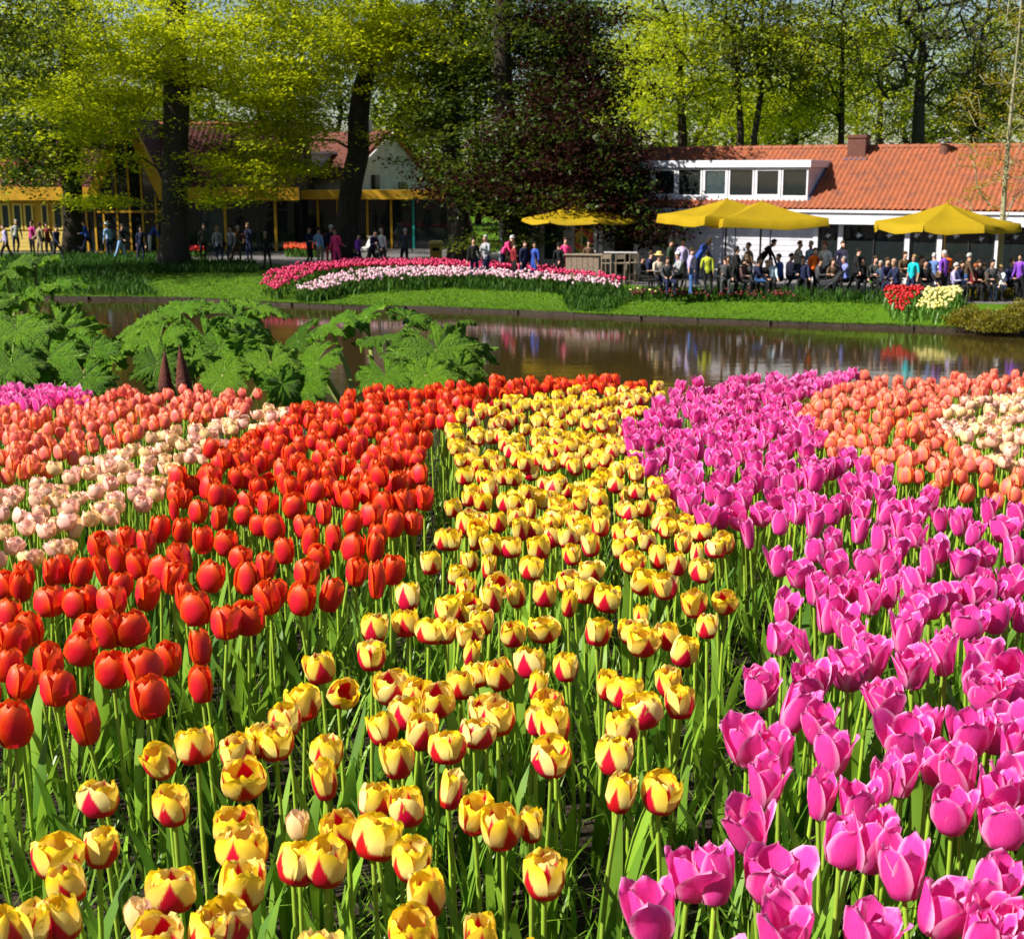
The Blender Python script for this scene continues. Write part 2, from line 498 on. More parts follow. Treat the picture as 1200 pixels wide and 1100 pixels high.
# shaded left part: recessed wall, windows, door
MB().box(UL, -5.62, 0.55, 0.7, 0, 2.5).build('recessed_wall', WHITE, rest)
for a, c in ((-12.9, -11.9), (-11.7, -10.6), (-10.3, -9.2)):
    window(rest, a, c, 0.35, 2.0, 0.53, WTRIM, GLASSB, 0.1)
for p in (-9.0, -8.75, -7.2, -5.75):
    MB().box(p-0.08, p+0.08, -0.1, 0.06, 0, 2.11).build('post', WTRIM, rest, bevel=0.01)
MB().box(-8.4, -7.6, 0.5, 0.548, 0.02, 2.0).build('door', DARKIN, rest)
PIC = paint('framed_picture_print', (0.05, 0.035, 0.03), 0.5, 0.6, 12)
for a, c, z in ((-7.3, -7.0, 1.35), (-6.75, -6.5, 1.2), (-6.3, -6.0, 1.1)):
    MB().box(a, c, 0.51, 0.548, z, z+0.45).build('framed_picture', PIC, rest)
def mk_poster():
    m, nt = new_mat('tulip_poster_print'); b = NB(nt); v = b.coord('Object')
    n = b.noise(2.3, 2, 0.5, v)
    c = b.mix(b.sstep(n, 0.42, 0.5), (0.02, 0.16, 0.03), (0.8, 0.55, 0.02)); c = b.mix(b.sstep(n, 0.53, 0.58), c, (0.7, 0.04, 0.02))
    b.out(b.principled(c, 0.4, 0.4)); return m
MB().box(-10.15, -9.35, 0.44, 0.46, 0.55, 1.75).build('poster', mk_poster(), rest)
# box dormer
DU0, DU1 = -7.7, -0.35
DY = 0.16; ZB, ZT = r_eave(DY)-0.02, 4.17
yb = -0.45 + (ZT-2.62)/0.52
for s, (a, c) in enumerate(((DU0, DU0+0.1), (DU1-0.1, DU1))):
    MB().prism([(DY, ZB), (DY, ZT), (yb, ZT)], 'x', a, c).build('dormer_cheek', WHITE, rest)
    e = DU1 + 0.003 if s else DU0 - 0.073
    MB().prism([(DY-0.05, ZB-0.02), (DY-0.05, ZB+0.13), (yb, ZT+0.12), (yb, ZT-0.02)], 'x', e, e+0.07).build('flashing', LEAD, rest)
MB().box(DU0-0.12, DU1+0.1, DY-0.16, yb+0.5, ZT+0.003, ZT+0.27).build('dormer_roof', WTRIM, rest, bevel=0.012)
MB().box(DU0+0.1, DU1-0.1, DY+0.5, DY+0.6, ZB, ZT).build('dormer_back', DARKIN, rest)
edges_px = [749, 777, 804, 831, 857, 885, 912, 944]
npane = 7; wdt = (DU1-DU0)/npane
for i in range(npane):
    a = DU0 + i*wdt
    window(rest, a+0.015, a+wdt-0.015, ZB+0.16, ZT-0.02, DY, WTRIM, GLASS if i not in (0, 3) else GLASSB, 0.10 if i % 2 else 0.06)
MB().box(DU0, DU1, DY-0.09, DY+0.1, ZB+0.02, ZB+0.155).build('dormer_sill', WTRIM, rest, bevel=0.01)
# chimneys
ch = MB(); ch.box(0.25, 0.95, 3.2, 3.9, 4.2, 5.42); ch.box(0.21, 0.99, 3.16, 3.94, 5.3, 5.40)
ch = ch.build('chimney', BRICK, rest)
MB().box(0.12, 1.08, 2.98, 3.96, 4.48, 4.53).build('flashing', LEAD, ch)
st = MB().lathe([(0.2, 4.3), (0.2, 4.98), (0.16, 5.0), (0.16, 5.04)], 12, (3.9, 3.5, 0)).build('flue_stack', BRICK, rest)
MB().lathe([(0.27, 5.07), (0.24, 5.13), (0.05, 5.16)], 12, (3.9, 3.5, 0)).build('cowl', METAL, st)
MB().box(3.55, 4.3, 3.0, 3.9, 4.42, 4.45).build('flashing', WTRIM, st)
vp = MB().lathe([(0.06, 3.9), (0.06, 4.62), (0.12, 4.66), (0.05, 4.74)], 8, (-6.9, 2.4, 0)).build('vent_pipe', METAL, rest)

# --- brown-roofed hall with the yellow A-shaped gable
HY = 72.0
def ux(px, Y=HY): return at(px, 235, Y)[0]
hall = thing('brown_roofed_hall', 'long hall with dark brown roof, yellow fascia and tall yellow A-shaped gable', 'building', (0, HY, 0))
hl, hr = ux(-130), ux(346)
pantiles(hall, ux(40), hr, -0.5, 3.25, 4.6, 6.55, TILE_B, 0.3, 0.4)
ridge_caps(hall, ux(40), hr, 4.6, 6.6, TILE_R)
pantiles(hall, hl, ux(40), -0.5, 3.2, 2.6, 4.7, TILE_R, 0.26, 0.38)
MB().box(hl, hr+0.3, -0.62, -0.42, 2.62, 3.28).build('fascia_board', YEL, hall, bevel=0.01)
MB().box(hl, hr, -0.4, 0.5, 2.6, 2.68).build('soffit', YEL, hall)
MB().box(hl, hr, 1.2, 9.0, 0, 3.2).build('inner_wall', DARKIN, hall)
MB().prism([(0.0, 3.2), (4.6, 6.5), (9.2, 3.2)], 'x', hr-0.2, hr-0.02).build('end_gable', paint('brown_boards', (0.06, 0.03, 0.02), 0.8, 0.3, 5), hall)
# left wing: yellow boards with windows
wl, wr = hl, ux(80)
MB().box(wl, wr, 0.02, 0.15, 0.0, 2.62).build('wing_wall', YEL, hall)
for j in range(5):
    MB().box(wl, wr, -0.02, 0.018, 0.05+j*0.2, 0.235+j*0.2).build('board', PALEYEL, hall, bevel=0.006)
for x0, x1 in ((-20, -4), (0, 11), (14, 25), (27, 38), (47, 56), (61, 73)):
    window(hall, ux(x0), ux(x1), 1.12, 2.45, 0.0, PALEYEL, GLASSB, 0.09)
# glazed middle and right part
for x in (92, 100, 110):
    MB().box(ux(x)-0.05, ux(x)+0.05, -0.02, 0.1, 0, 2.6).build('mullion', YEL, hall)
for x0, x1, g in ((82, 118, GLASS), (192, 232, GLASS), (234, 262, GLASSB), (264, 300, GLASS), (302, 344, GLASS)):
    MB().box(ux(x0), ux(x1), 0.04, 0.08, 0.02, 2.6).build('pane', g, hall)
for x in (233, 263, 301, 322):
    MB().box(ux(x)-0.07, ux(x)+0.07, -0.03, 0.12, 0, 2.6).build('mullion', YEL if x in (322, 263) else METAL, hall)
MB().box(ux(192), ux(344), -0.02, 0.1, 2.1, 2.18).build('transom', METAL, hall)
# A-shaped gable standing out from the front
gy = -1.6
ax, az = ux(151, 70.4), 6.75
def leg(xb, zb, t, s):
    d = np.array([xb-ax, zb-az]); d /= np.hypot(*d); nrm = np.array([-d[1], d[0]])*t/2
    p = [np.array([ax, az])-nrm, np.array([ax, az])+nrm, np.array([xb, zb])+nrm, np.array([xb, zb])-nrm]
    return MB().prism([tuple(q) for q in p], 'y', gy-0.1-0.004*s, gy+0.25)
xl, xr = ux(106, 70.4), ux(193, 70.4)
leg(xl, 2.7, 0.5, 0).build('gable_beam', YEL, hall, bevel=0.02)
leg(xr, 2.7, 0.5, 1).build('gable_beam', YEL, hall, bevel=0.02)
MB().prism([(xl+0.2, 2.75), (ax, az-0.3), (xr-0.2, 2.75)], 'y', gy+0.26, gy+0.30).build('gable_glazing', GLASS, hall)
MB().box(xl+0.25, xr-0.25, gy+0.26, gy+0.30, 0.1, 2.74).build('lower_glazing', GLASS, hall)
for x, zt in ((119, 2.9), (135, 4.4), (150, 6.3), (165, 4.6), (181, 2.9)):
    MB().box(ux(x, 70.4)-0.045, ux(x, 70.4)+0.045, gy+0.17, gy+0.255, 0, zt).build('mullion', YEL, hall)
MB().box(xl+0.25, xr-0.25, gy+0.15, gy+0.25, 2.02, 2.12).build('transom', YEL, hall)
MB().box(xl+0.25, xr-0.25, gy+0.15, gy+0.25, 0.0, 0.1).build('sill', YEL, hall)
for s, xb in enumerate((xl, xr)):
    d = 1 if s else -1
    MB().add([(ax, gy-0.05, az+0.12), (ax, 5.0, az+0.12), (xb+d*0.15, 5.0, 2.9), (xb+d*0.15, gy-0.05, 2.9), (ax, gy-0.05, az+0.0), (ax, 5.0, az+0.0), (xb+d*0.05, 5.0, 2.8), (xb+d*0.05, gy-0.05, 2.8)],
             [(0,1,2,3),(7,6,5,4),(0,3,7,4),(1,5,6,2),(2,6,7,3)]).build('gable_roof', TILE_B, hall)

# --- white gable house behind the trees, and the yellow-edged canopy before it
b2 = math.radians(36)
oc = at(458, 154, 80)
house = thing('white_gable_house', 'white rendered house with tiled roof and small gable window behind the trees', 'building', (oc[0], 80.0, 0), -b2)
zr = oc[2]
pantiles(house, -8.0, 0.15, -3.6, 3.9, 0.0, zr, TILE_H, 0.26, 0.38)
MB().prism([(0, zr), (4.2, 3.2), (4.2, 3.05), (0, zr-0.15)], 'x', -8, 0.15).build('rear_roof', TILE_R, house)
MB().prism([(-3.2, 0), (-3.2, 4.0), (0, zr-0.13), (3.9, 3.2), (3.9, 0)], 'x', -0.25, -0.02).build('gable_wall', WHITE, house)
MB().box(-8, -0.26, -3.2, -3.05, 0, 3.9).build('front_wall', WHITE, house)
MB().prism([(-3.7, 3.82), (0, zr-0.05), (0, zr-0.2), (-3.7, 3.66)], 'x', 0.152, 0.21).build('verge_board', WTRIM, house)
w = MB().box(-0.018, 0.03, -1.75, -1.05, 3.0, 3.9).build('window', GLASS, house)
MB().box(0.0, 0.05, -1.82, -0.98, 2.92, 2.998).build('window_sill', WTRIM, w)
MB().box(0.0, 0.05, 0.6, 1.3, 3.0, 3.5).build('window', GLASS, house)
dm = MB().box(-6.6, -2.6, -3.9, -1.6, 3.95, 5.05).build('dormer', WTRIM, house)
for i in range(4):
    window(house, -6.5+i*0.97, -6.5+i*0.97+0.9, 4.05, 4.95, -3.92, PALEYEL if i % 2 else WTRIM, GLASS, 0.08)
MB().box(-6.8, -2.4, -4.2, -1.5, 5.055, 5.2).build('dormer_roof', WTRIM, house)
ch = MB().box(-2.0, -1.5, -0.4, 0.1, zr-0.6, zr+0.7).build('chimney', WHITE, house)

cy_ = 74.5
can = thing('flat_roof_pavilion', 'flat roofed glazed pavilion with yellow fascia in front of white gable house', 'building', (0, cy_, 0))
a, c = ux(347, cy_), ux(532, cy_)
MB().box(a, c, -0.6, 3.0, 2.62, 3.1).build('fascia_board', YEL, can, bevel=0.01)
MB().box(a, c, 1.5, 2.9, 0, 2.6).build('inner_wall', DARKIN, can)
for x in (347, 372, 395, 430, 458, 484, 531):
    MB().box(ux(x, cy_)-0.06, ux(x, cy_)+0.06, 0.0, 0.12, 0, 2.6).build('mullion', YEL if x != 484 else paint('teal_paint', (0.02, 0.30, 0.28), 0.5), can)
for x0, x1 in ((349, 370), (374, 393), (397, 428), (432, 456), (460, 482), (486, 529)):
    MB().box(ux(x0, cy_), ux(x1, cy_), 0.04, 0.08, 0.02, 2.6).build('pane', GLASS, can)
# ---------------------------------------------------------------- trees
def mk_bark(name, lo, hi, moss):
    m, nt = new_mat(name); b = NB(nt); v = b.coord('Object')
    n = b.noise(5, 5, 0.65, b.mapping(v, (1.5, 1.5, 0.35))); n2 = b.noise(1.1, 3, 0.6, v)
    c = b.mix(b.lin(n, 0.3, 0.7), lo, hi); c = b.mix(b.math('MULTIPLY', b.lin(n2, 0.5, 0.7), 0.6), c, moss)
    b.out(b.principled(c, 0.9, 0.15, normal=b.bump(n, 0.5, 0.06))); return m
BARK_BEECH = mk_bark('beech_bark', (0.025, 0.022, 0.018), (0.065, 0.056, 0.046), (0.028, 0.032, 0.014))
BARK_DARK = mk_bark('dark_bark', (0.018, 0.014, 0.010), (0.05, 0.038, 0.028), (0.022, 0.026, 0.012))
BARK_PALE = mk_bark('pale_young_bark', (0.20, 0.19, 0.11), (0.36, 0.33, 0.2), (0.16, 0.18, 0.08))
LEAF_SPRING = leaf_mat('spring_beech_leaf', (0.15, 0.21, 0.003), (0.56, 0.58, 0.010), 0.5, 0.5, 1.6)
LEAF_OLIVE = leaf_mat('olive_leaf', (0.035, 0.058, 0.004), (0.14, 0.17, 0.012), 0.45, 0.5, 1.35)
LEAF_COPPER = leaf_mat('copper_beech_leaf', (0.010, 0.003, 0.003), (0.042, 0.012, 0.009), 0.35, 0.6, 1.3, spec=0.08)
LEAF_LIME = leaf_mat('lime_spring_leaf', (0.15, 0.21, 0.004), (0.42, 0.46, 0.015), 0.5, 0.5, 1.5)
LEAF_GOLD = leaf_mat('gold_bud_leaf', (0.22, 0.18, 0.008), (0.38, 0.31, 0.015), 0.45, 0.5, 1.3)
LEAF_DEEP = leaf_mat('deep_green_leaf', (0.018, 0.042, 0.004), (0.07, 0.11, 0.008), 0.4, 0.5, 1.3)

LEAF_FAR = leaf_mat('far_woodland_leaf', (0.045, 0.08, 0.005), (0.17, 0.21, 0.012), 0.45, 0.5, 1.3)

def leaf_cloud(C, size, rg, up=0.9, aspect=0.62):
    """one rhombic leaf for every centre in C"""
    n = len(C)
    nr = rg.normal(size=(n, 3)); nr[:, 2] = np.abs(nr[:, 2]) + up; nr /= np.linalg.norm(nr, axis=1)[:, None]
    t = rg.normal(size=(n, 3)); t -= nr*(t*nr).sum(1)[:, None]; t /= np.linalg.norm(t, axis=1)[:, None]
    bt = np.cross(nr, t)
    s = (size*(0.65 + 0.7*rg.random(n)))[:, None]
    fold = nr*s*0.12
    V = np.stack([C - t*s*0.5, C + bt*s*0.5*aspect + fold, C + t*s*0.5, C - bt*s*0.5*aspect + fold], 1).reshape(-1, 3)
    Q = np.arange(4*n).reshape(n, 4)
    return V, Q

def skeleton(trunk, clumps, rg, step=1.1, rise=0.8, wig=0.12, droop=0.0):
    nodes = [np.array(p, float) for p in trunk]; par = [-1] + list(range(len(trunk)-1)); 
    arr = np.zeros((len(trunk) + len(clumps)*14 + 10, 3)); arr[:len(nodes)] = nodes; cnt = len(nodes)
    T = np.array(trunk)
    dmin = np.min(np.linalg.norm(clumps[:, None]-T[None], axis=2), axis=1)
    order = np.argsort(dmin)
    lo = T[min(1, len(T)-1), 2]
    tips = []
    for ci in order:
        c = clumps[ci]
        A = arr[:cnt]; d = np.linalg.norm(A - c, axis=1)
        cost = d + rise*np.maximum(0, A[:, 2] - c[2] + 0.25*np.linalg.norm(A[:, :2]-c[:2], axis=1)) + 50*(A[:, 2] < lo - 1e-6)
        k = int(np.argmin(cost)); p0 = arr[k].copy(); L = d[k]
        n = max(1, min(8, int(math.ceil(L/step))))
        prev = k
        for i in range(1, n+1):
            t = i/n
            q = p0 + (c-p0)*t
            if i < n:
                q = q + rg.normal(size=3)*wig*L/n
                q[2] += 0.10*L*math.sin(math.pi*t)*(1-2*droop)
            if cnt >= len(arr): arr = np.concatenate([arr, np.zeros_like(arr)])
            arr[cnt] = q; par.append(prev); prev = cnt; cnt += 1
        tips.append(prev)
    return arr[:cnt], np.array(par), tips

def branch_mesh(name, P, par, ntrunk, trad, mat, tip=0.014, exp=2.4, flare=1.5, sides=6, rmax=0.7):
    n = len(P); r = np.zeros(n)
    child = [[] for _ in range(n)]
    for i in range(1, n): child[par[i]].append(i)
    acc = np.zeros(n)
    for i in range(n-1, -1, -1):
        if acc[i] == 0: acc[i] = tip**exp
        if par[i] >= 0: acc[par[i]] += acc[i]*1.02
    r = np.minimum(acc**(1/exp), rmax*max(trad[-1]*1.6, trad[0]*.6))
    r[:ntrunk] = trad
    mb = MB(); seen = np.zeros(n, bool)
    order = [(0, list(range(ntrunk)))]
    mb.tube(P[:ntrunk], list(trad), 12, cap=True); seen[:ntrunk] = True
    # chains: from every tip down to the first node already drawn, thickest first
    tips = [i for i in range(n) if not child[i]]
    depth = np.zeros(n)
    for i in range(1, n): depth[i] = depth[par[i]] + np.linalg.norm(P[i]-P[par[i]])
    for t in sorted(tips, key=lambda i: -depth[i]):
        ch = [t]; i = t
        while not seen[i] and par[i] >= 0:
            seen[i] = True; i = par[i]; ch.append(i)
        ch = ch[::-1]
        if len(ch) < 2: continue
        rr = [r[j] for j in ch]; rr[0] = min(rr[0], rr[1]*1.15)
        mb.tube(P[ch], rr, 5 if rr[0] < 0.08 else 7, cap=False)
    return mb.mesh(name, [mat], True), r

def tree(name, label, trunk, trad, blobs, nclump, leaves, lsize, leafm, bark, seed, spread=(0.8, 0.3), cat='tree', group=None,
         bare=0.0, up=0.9, shell=0.45, rise=0.8, tip=0.014, mats2=None, wig=0.12, droop=0.0, clear=0.0, clearz=0.0):
    """trunk: list of world points; blobs: (centre, radii, weight) ellipsoids that hold the leaf clumps"""
    rg = np.random.default_rng(seed)
    w = np.array([b[2] for b in blobs], float); w /= w.sum()
    cl = []
    for (c, r, _), k in zip(blobs, rg.multinomial(nclump, w)):
        d = rg.normal(size=(k, 3)); d /= np.linalg.norm(d, axis=1)[:, None]
        rad = rg.random(k)**shell
        cl.append(np.array(c) + d*rad[:, None]*np.array(r))
    cl = np.concatenate(cl)
    Tw = np.array(trunk, float)
    tx = np.interp(cl[:, 2], Tw[:, 2], Tw[:, 0])
    cl = cl[~((np.abs(cl[:, 0]-tx) < clear) & (cl[:, 1] < Tw[0, 1]+.4) & (cl[:, 2] < clearz))]      # the bole stays free of sprays in front
    base = np.array(trunk[0])
    T = np.array(trunk, float) - base; cl = cl - base
    P, par, tips = skeleton(T, cl, rg, wig=wig, rise=rise, droop=droop)
    root = thing(name, label, cat, tuple(base), 0, group)
    me, r = branch_mesh('trunk', P, par, len(T), trad, bark, tip=tip)
    link('trunk', me, root)
    # leaves around the outer nodes
    thin = np.where(r < max(0.05, tip*2.6))[0]; thin = thin[thin >= len(T)]
    src = np.concatenate([np.array(tips), np.array(tips), thin]) if len(thin) else np.array(tips)
    if bare: src = rg.permutation(src)[:max(3, int(len(src)*(1-bare)))]
    # leaves gather in small sprays round each node
    nsp = max(1, leaves//14)
    who = src[rg.integers(0, len(src), nsp)]
    sp = P[who] + rg.normal(size=(nsp, 3))*np.array([spread[0], spread[0], spread[1]])
    C = np.repeat(sp, 14, 0) + rg.normal(size=(nsp*14, 3))*np.array([lsize*1.7, lsize*1.7, lsize*0.7])
    C[:, 2] -= 0.10*((C[:, 0]-np.repeat(sp, 14, 0)[:, 0])**2 + (C[:, 1]-np.repeat(sp, 14, 0)[:, 1])**2)
    V, Q = leaf_cloud(C, lsize, rg, up)
    if mats2 is not None:
        mi = np.repeat((rg.random(nsp) < mats2[1]).astype(np.int32), 14)
        link('crown', np_mesh('crown', V, Q, [leafm, mats2[0]], mi=mi), root)
    else:
        link('crown', np_mesh('crown', V, Q, leafm), root)
    return root

def B(cx, cy, rx, ry, Y, rY, w=1.0):
    """an ellipsoid of crown that stands Y metres away, given where and how large it shows"""
    c = at(cx, cy, Y); k = Y/FPX
    return (c, (rx*k, rY, ry*k), w)
def stem_pts(pts, Y, z0=0.0):
    """trunk points from picture positions at distance Y; the first sits on the ground"""
    out = []
    for i, (x, y) in enumerate(pts):
        p = at(x, y, Y)
        if i == 0: p[2] = z0
        out.append(p)
    return out

# broad beech with the massive grey trunk, front of the brown hall
t = stem_pts([(204, 309), (204, 296), (205, 270), (205, 220), (206, 160), (207, 100), (205, 40), (208, -30), (212, -120), (214, -200)], 59)
tree('beech_tree', 'large beech with pale green leaves and massive grey trunk before the brown hall', t, [.85, .68, .57, .54, .53, .55, .42, .36, .3, .2],
     [B(205, 30, 150, 75, 59, 5, 3), B(150, 110, 110, 45, 58, 4, 2.0), B(290, 110, 110, 50, 58, 4, 2.4), B(130, 65, 70, 60, 57, 3, 1.3), B(290, 185, 65, 40, 57.5, 2.5, 1.9), B(120, 165, 60, 38, 57, 2, 1.2), B(130, 235, 60, 10, 57, 2.0, 0.5),
      B(255, 232, 60, 10, 57, 2, 0.5), B(215, -120, 190, 100, 59, 6, 2.5), B(165, 165, 45, 22, 57, 2, .25), B(70, 120, 60, 40, 60, 3, .6), B(205, 45, 70, 40, 55.5, 1.5, 1.0)],
     370, 54000, 0.17, LEAF_SPRING, BARK_BEECH, 3, (0.62, 0.07), up=1.6, clear=1.5, clearz=7.6)
# second beech, leaning to the right
t = stem_pts([(404, 303), (405, 290), (407, 262), (412, 215), (420, 180), (420, 140), (424, 105), (434, 70), (447, 20), (455, -60), (460, -180)], 62)
tree('beech_tree', 'tall dark-trunked beech leaning right before the white gable house', t, [.66, .57, .52, .50, .49, .47, .42, .36, .32, .27, .2],
     [B(400, 30, 130, 70, 61, 5, 3), B(340, 100, 75, 60, 60, 3.5, 1.7), B(470, 50, 80, 55, 60, 3.5, 1.7), B(355, 165, 48, 45, 60, 2.5, 1.7), B(480, 150, 40, 40, 60, 2, .6), B(540, 60, 40, 45, 59, 2, .5),
      B(440, -120, 190, 100, 62, 6, 2.2), B(510, 110, 40, 40, 60, 2, .35), B(445, 35, 60, 40, 58, 1.5, .9)],
     350, 49000, 0.17, LEAF_SPRING, BARK_BEECH, 5, (0.62, 0.07), up=1.6, clear=1.6, clearz=8.2)
# dark copper beech in the middle
t = stem_pts([(606, 308), (606, 280), (603, 235), (598, 180), (590, 110), (588, 30), (590, -60), (590, -180)], 57)
tree('copper_beech_tree', 'dark purple copper beech overhanging the middle yellow parasol', t, [.6, .5, .45, .42, .4, .34, .28, .2],
     [B(660, 165, 85, 65, 55.5, 4, 3.4), B(690, 195, 58, 50, 54, 3, 2.4), B(755, 262, 40, 22, 53, 2, 1.0), B(718, 228, 48, 25, 53.5, 2, 1.1), B(680, 90, 70, 45, 56, 3, 1.5), B(600, 215, 55, 45, 56, 3, 1.3), B(680, 238, 55, 18, 53.5, 2, .8), B(660, 20, 70, 50, 57, 4, .7), B(520, 205, 25, 40, 57, 2, .4)],
     380, 42000, 0.18, LEAF_COPPER, BARK_DARK, 8, (0.6, 0.22), up=0.8, mats2=(LEAF_DEEP, 0.30))
# olive-green tree with low bare branches beside it
t = stem_pts([(541, 300), (540, 285), (537, 250), (532, 210), (528, 165), (530, 110), (536, 40), (540, -60), (545, -160)], 59)
tree('green_leafed_tree', 'olive green tree with lit mossy trunk and low bare branches behind the yellow bin', t, [.75, .55, .47, .43, .4, .36, .3, .24, .15],
     [B(560, 190, 75, 60, 58, 3.5, 2.2), B(610, 235, 70, 30, 57, 3, 1.2), B(600, 50, 110, 75, 59, 5, 4.0), B(530, 110, 55, 60, 59, 3, 1.6), B(590, 280, 70, 14, 56, 2, .5), B(560, -80, 130, 80, 60, 5, 1.6), B(650, 50, 60, 60, 60, 3, 1.2)],
     380, 44000, 0.17, LEAF_OLIVE, BARK_BEECH, 9, (0.6, 0.14), up=1.1, mats2=(LEAF_DEEP, 0.45))
# trees around the left building
t = stem_pts([(86, 296), (86, 270), (85, 220), (82, 150), (80, 80), (80, 0), (80, -120)], 69)
tree('dark_trunked_tree', 'slim dark trunked tree in front of the yellow boarded wing', t, [.62, .5, .46, .43, .4, .34, .2],
     [B(60, 70, 100, 70, 69, 5, 3), B(30, 150, 70, 50, 67, 3, 1.6), B(80, -80, 130, 80, 69, 6, 2), B(40, 200, 60, 22, 66, 2, .6), B(110, 140, 40, 40, 68, 2.5, .6)],
     330, 30000, 0.2, LEAF_DEEP, BARK_DARK, 12, (0.7, 0.25), mats2=(LEAF_LIME, 0.32))
t = [np.array([-24.0, 53.5, 0]), np.array([-23.9, 53.5, 2.]), np.array([-23.7, 53.5, 5.]), np.array([-23.5, 53.4, 8.]), np.array([-23.2, 53.3, 12.])]
tree('green_leafed_tree', 'tree at the left picture edge whose olive leaves hang over red roof', t, [.6, .48, .42, .35, .2],
     [((-20.5, 53.5, 9.0), (3.2, 3.5, 3.2), 2), ((-24, 53.5, 13), (5.5, 5, 3.5), 2.2), ((-19.0, 53.0, 11.5), (2.6, 3, 2.2), 1.0), ((-20.2, 53, 5.4), (1.8, 2, 1.2), .5), ((-26, 53, 8), (3, 3, 3), .8)],
     240, 17000, 0.17, LEAF_OLIVE, BARK_DARK, 14, (0.6, 0.2), mats2=(LEAF_LIME, 0.25))

# thin young tree on the right
sap = on_z(1168, 345, 0.0); sY = sap[1]
t = [sap] + [at(x, y, sY) for x, y in ((1170, 330), (1174, 270), (1178, 210), (1183, 150), (1189, 90), (1194, 40), (1198, -20))]
tree('young_tree', 'thin pale young tree with sparse gold buds rising from the shrubs', t, [.12, .10, .09, .08, .062, .045, .03, .016],
     [B(1175, 190, 60, 60, sY, 1.6, 2.4), B(1178, 110, 45, 60, sY, 1.4, 2), B(1135, 235, 22, 25, sY, .8, .5), B(1190, 30, 25, 35, sY, .8, .7), B(1130, 150, 30, 40, sY, 1.0, .7)],
     150, 2200, 0.085, LEAF_GOLD, BARK_PALE, 21, (0.14, 0.10), tip=0.010, rise=1.4, wig=0.06)

# wood behind the restaurant: trees one can tell apart
BARK_G = BARK_BEECH
bgt = [
 # label, trunk px list, Y, r, blobs, clumps, leaves, leaf material, second
 ('forked bare-branched tree with thick trunk behind the restaurant roof', [(1076, 210), (1076, 165), (1077, 125), (1078, 90), (1082, 40), (1092, -20), (1100, -120)], 78, .55,
  [(1080, 40, 100, 60, 6, 3), (1080, -50, 120, 70, 6, 2), (1030, 90, 45, 35, 4, .8), (1120, 95, 45, 35, 4, .8)], 330, 6000, LEAF_OLIVE, (LEAF_LIME, .4)),
 ('straight slim tree with green crown right of brick chimney', [(986, 215), (986, 150), (987, 90), (988, 20), (990, -100)], 76, .26,
  [(985, 40, 55, 70, 4, 3), (985, -60, 60, 60, 4, 1.5), (950, 120, 40, 30, 3, .8)], 200, 9000, LEAF_LIME, (LEAF_OLIVE, .35)),
 ('twin-stemmed slender tree with lime leaves above the dormer', [(868, 215), (868, 150), (864, 90), (858, 30), (850, -60)], 74, .28,
  [(860, 40, 50, 60, 4, 2), (855, -50, 60, 60, 4, 1), (900, 60, 35, 55, 3, 1)], 200, 8000, LEAF_OLIVE, (LEAF_LIME, .4)),
 ('dark curving tree beside twin-stemmed tree above the dormer', [(884, 215), (884, 160), (892, 110), (894, 60), (893, 0), (905, -80)], 75, .26,
  [(905, 50, 60, 55, 4, 2), (900, -50, 60, 60, 4, 1), (940, 90, 30, 30, 3, .6)], 180, 6500, LEAF_OLIVE, (LEAF_GOLD, .25)),
 ('upright tree with yellow green crown above left end of dormer', [(800, 215), (800, 160), (797, 100), (790, 30), (785, -80)], 76, .4,
  [(790, 60, 60, 70, 5, 3), (770, 120, 45, 40, 4, 1.2), (790, -50, 80, 60, 5, 1.5), (830, 110, 40, 40, 4, 1)], 260, 15000, LEAF_LIME, (LEAF_SPRING, .5)),
 ('leafy lime green tree left of brick chimney behind roof', [(930, 215), (932, 170), (935, 130), (938, 90), (940, 20)], 84, .3,
  [(930, 125, 60, 40, 5, 2.5), (900, 145, 60, 25, 4, 1.5), (940, 60, 50, 50, 4, 1.2)], 200, 15000, LEAF_SPRING, (LEAF_LIME, .3)),
 ('broad green tree between chimney and forked bare tree', [(1030, 215), (1030, 170), (1032, 120), (1034, 60), (1034, -40)], 92, .35,
  [(1030, 120, 60, 45, 5, 2), (1010, 60, 55, 50, 5, 1.4), (1050, 10, 60, 50, 5, 1)], 220, 13000, LEAF_SPRING, (LEAF_OLIVE, .3)),
 ('gold budding tree with bare twigs at far right behind roof', [(1140, 215), (1142, 160), (1146, 100), (1152, 30), (1160, -80)], 80, .3,
  [(1150, 110, 40, 45, 4, 2), (1160, 30, 60, 60, 5, 1.6), (1165, -60, 70, 60, 5, 1)], 240, 5500, LEAF_GOLD, (LEAF_OLIVE, .6)),
 ('tree at right picture edge with thin olive foliage', [(1212, 215), (1210, 150), (1205, 80), (1200, 0), (1200, -100)], 86, .35,
  [(1190, 60, 60, 70, 5, 2), (1200, 130, 50, 40, 4, 1.2), (1200, -60, 80, 70, 5, 1)], 220, 9000, LEAF_OLIVE, (LEAF_LIME, .35)),
 ('sunlit yellow green tree between copper beech and dormer trees', [(742, 215), (742, 160), (745, 90), (750, 10), (752, -100)], 88, .35,
  [(745, 60, 60, 60, 5, 2), (735, 130, 45, 40, 4, 1.2), (750, -50, 80, 70, 5, 1.2)], 220, 15000, LEAF_LIME, (LEAF_SPRING, .4)),
]
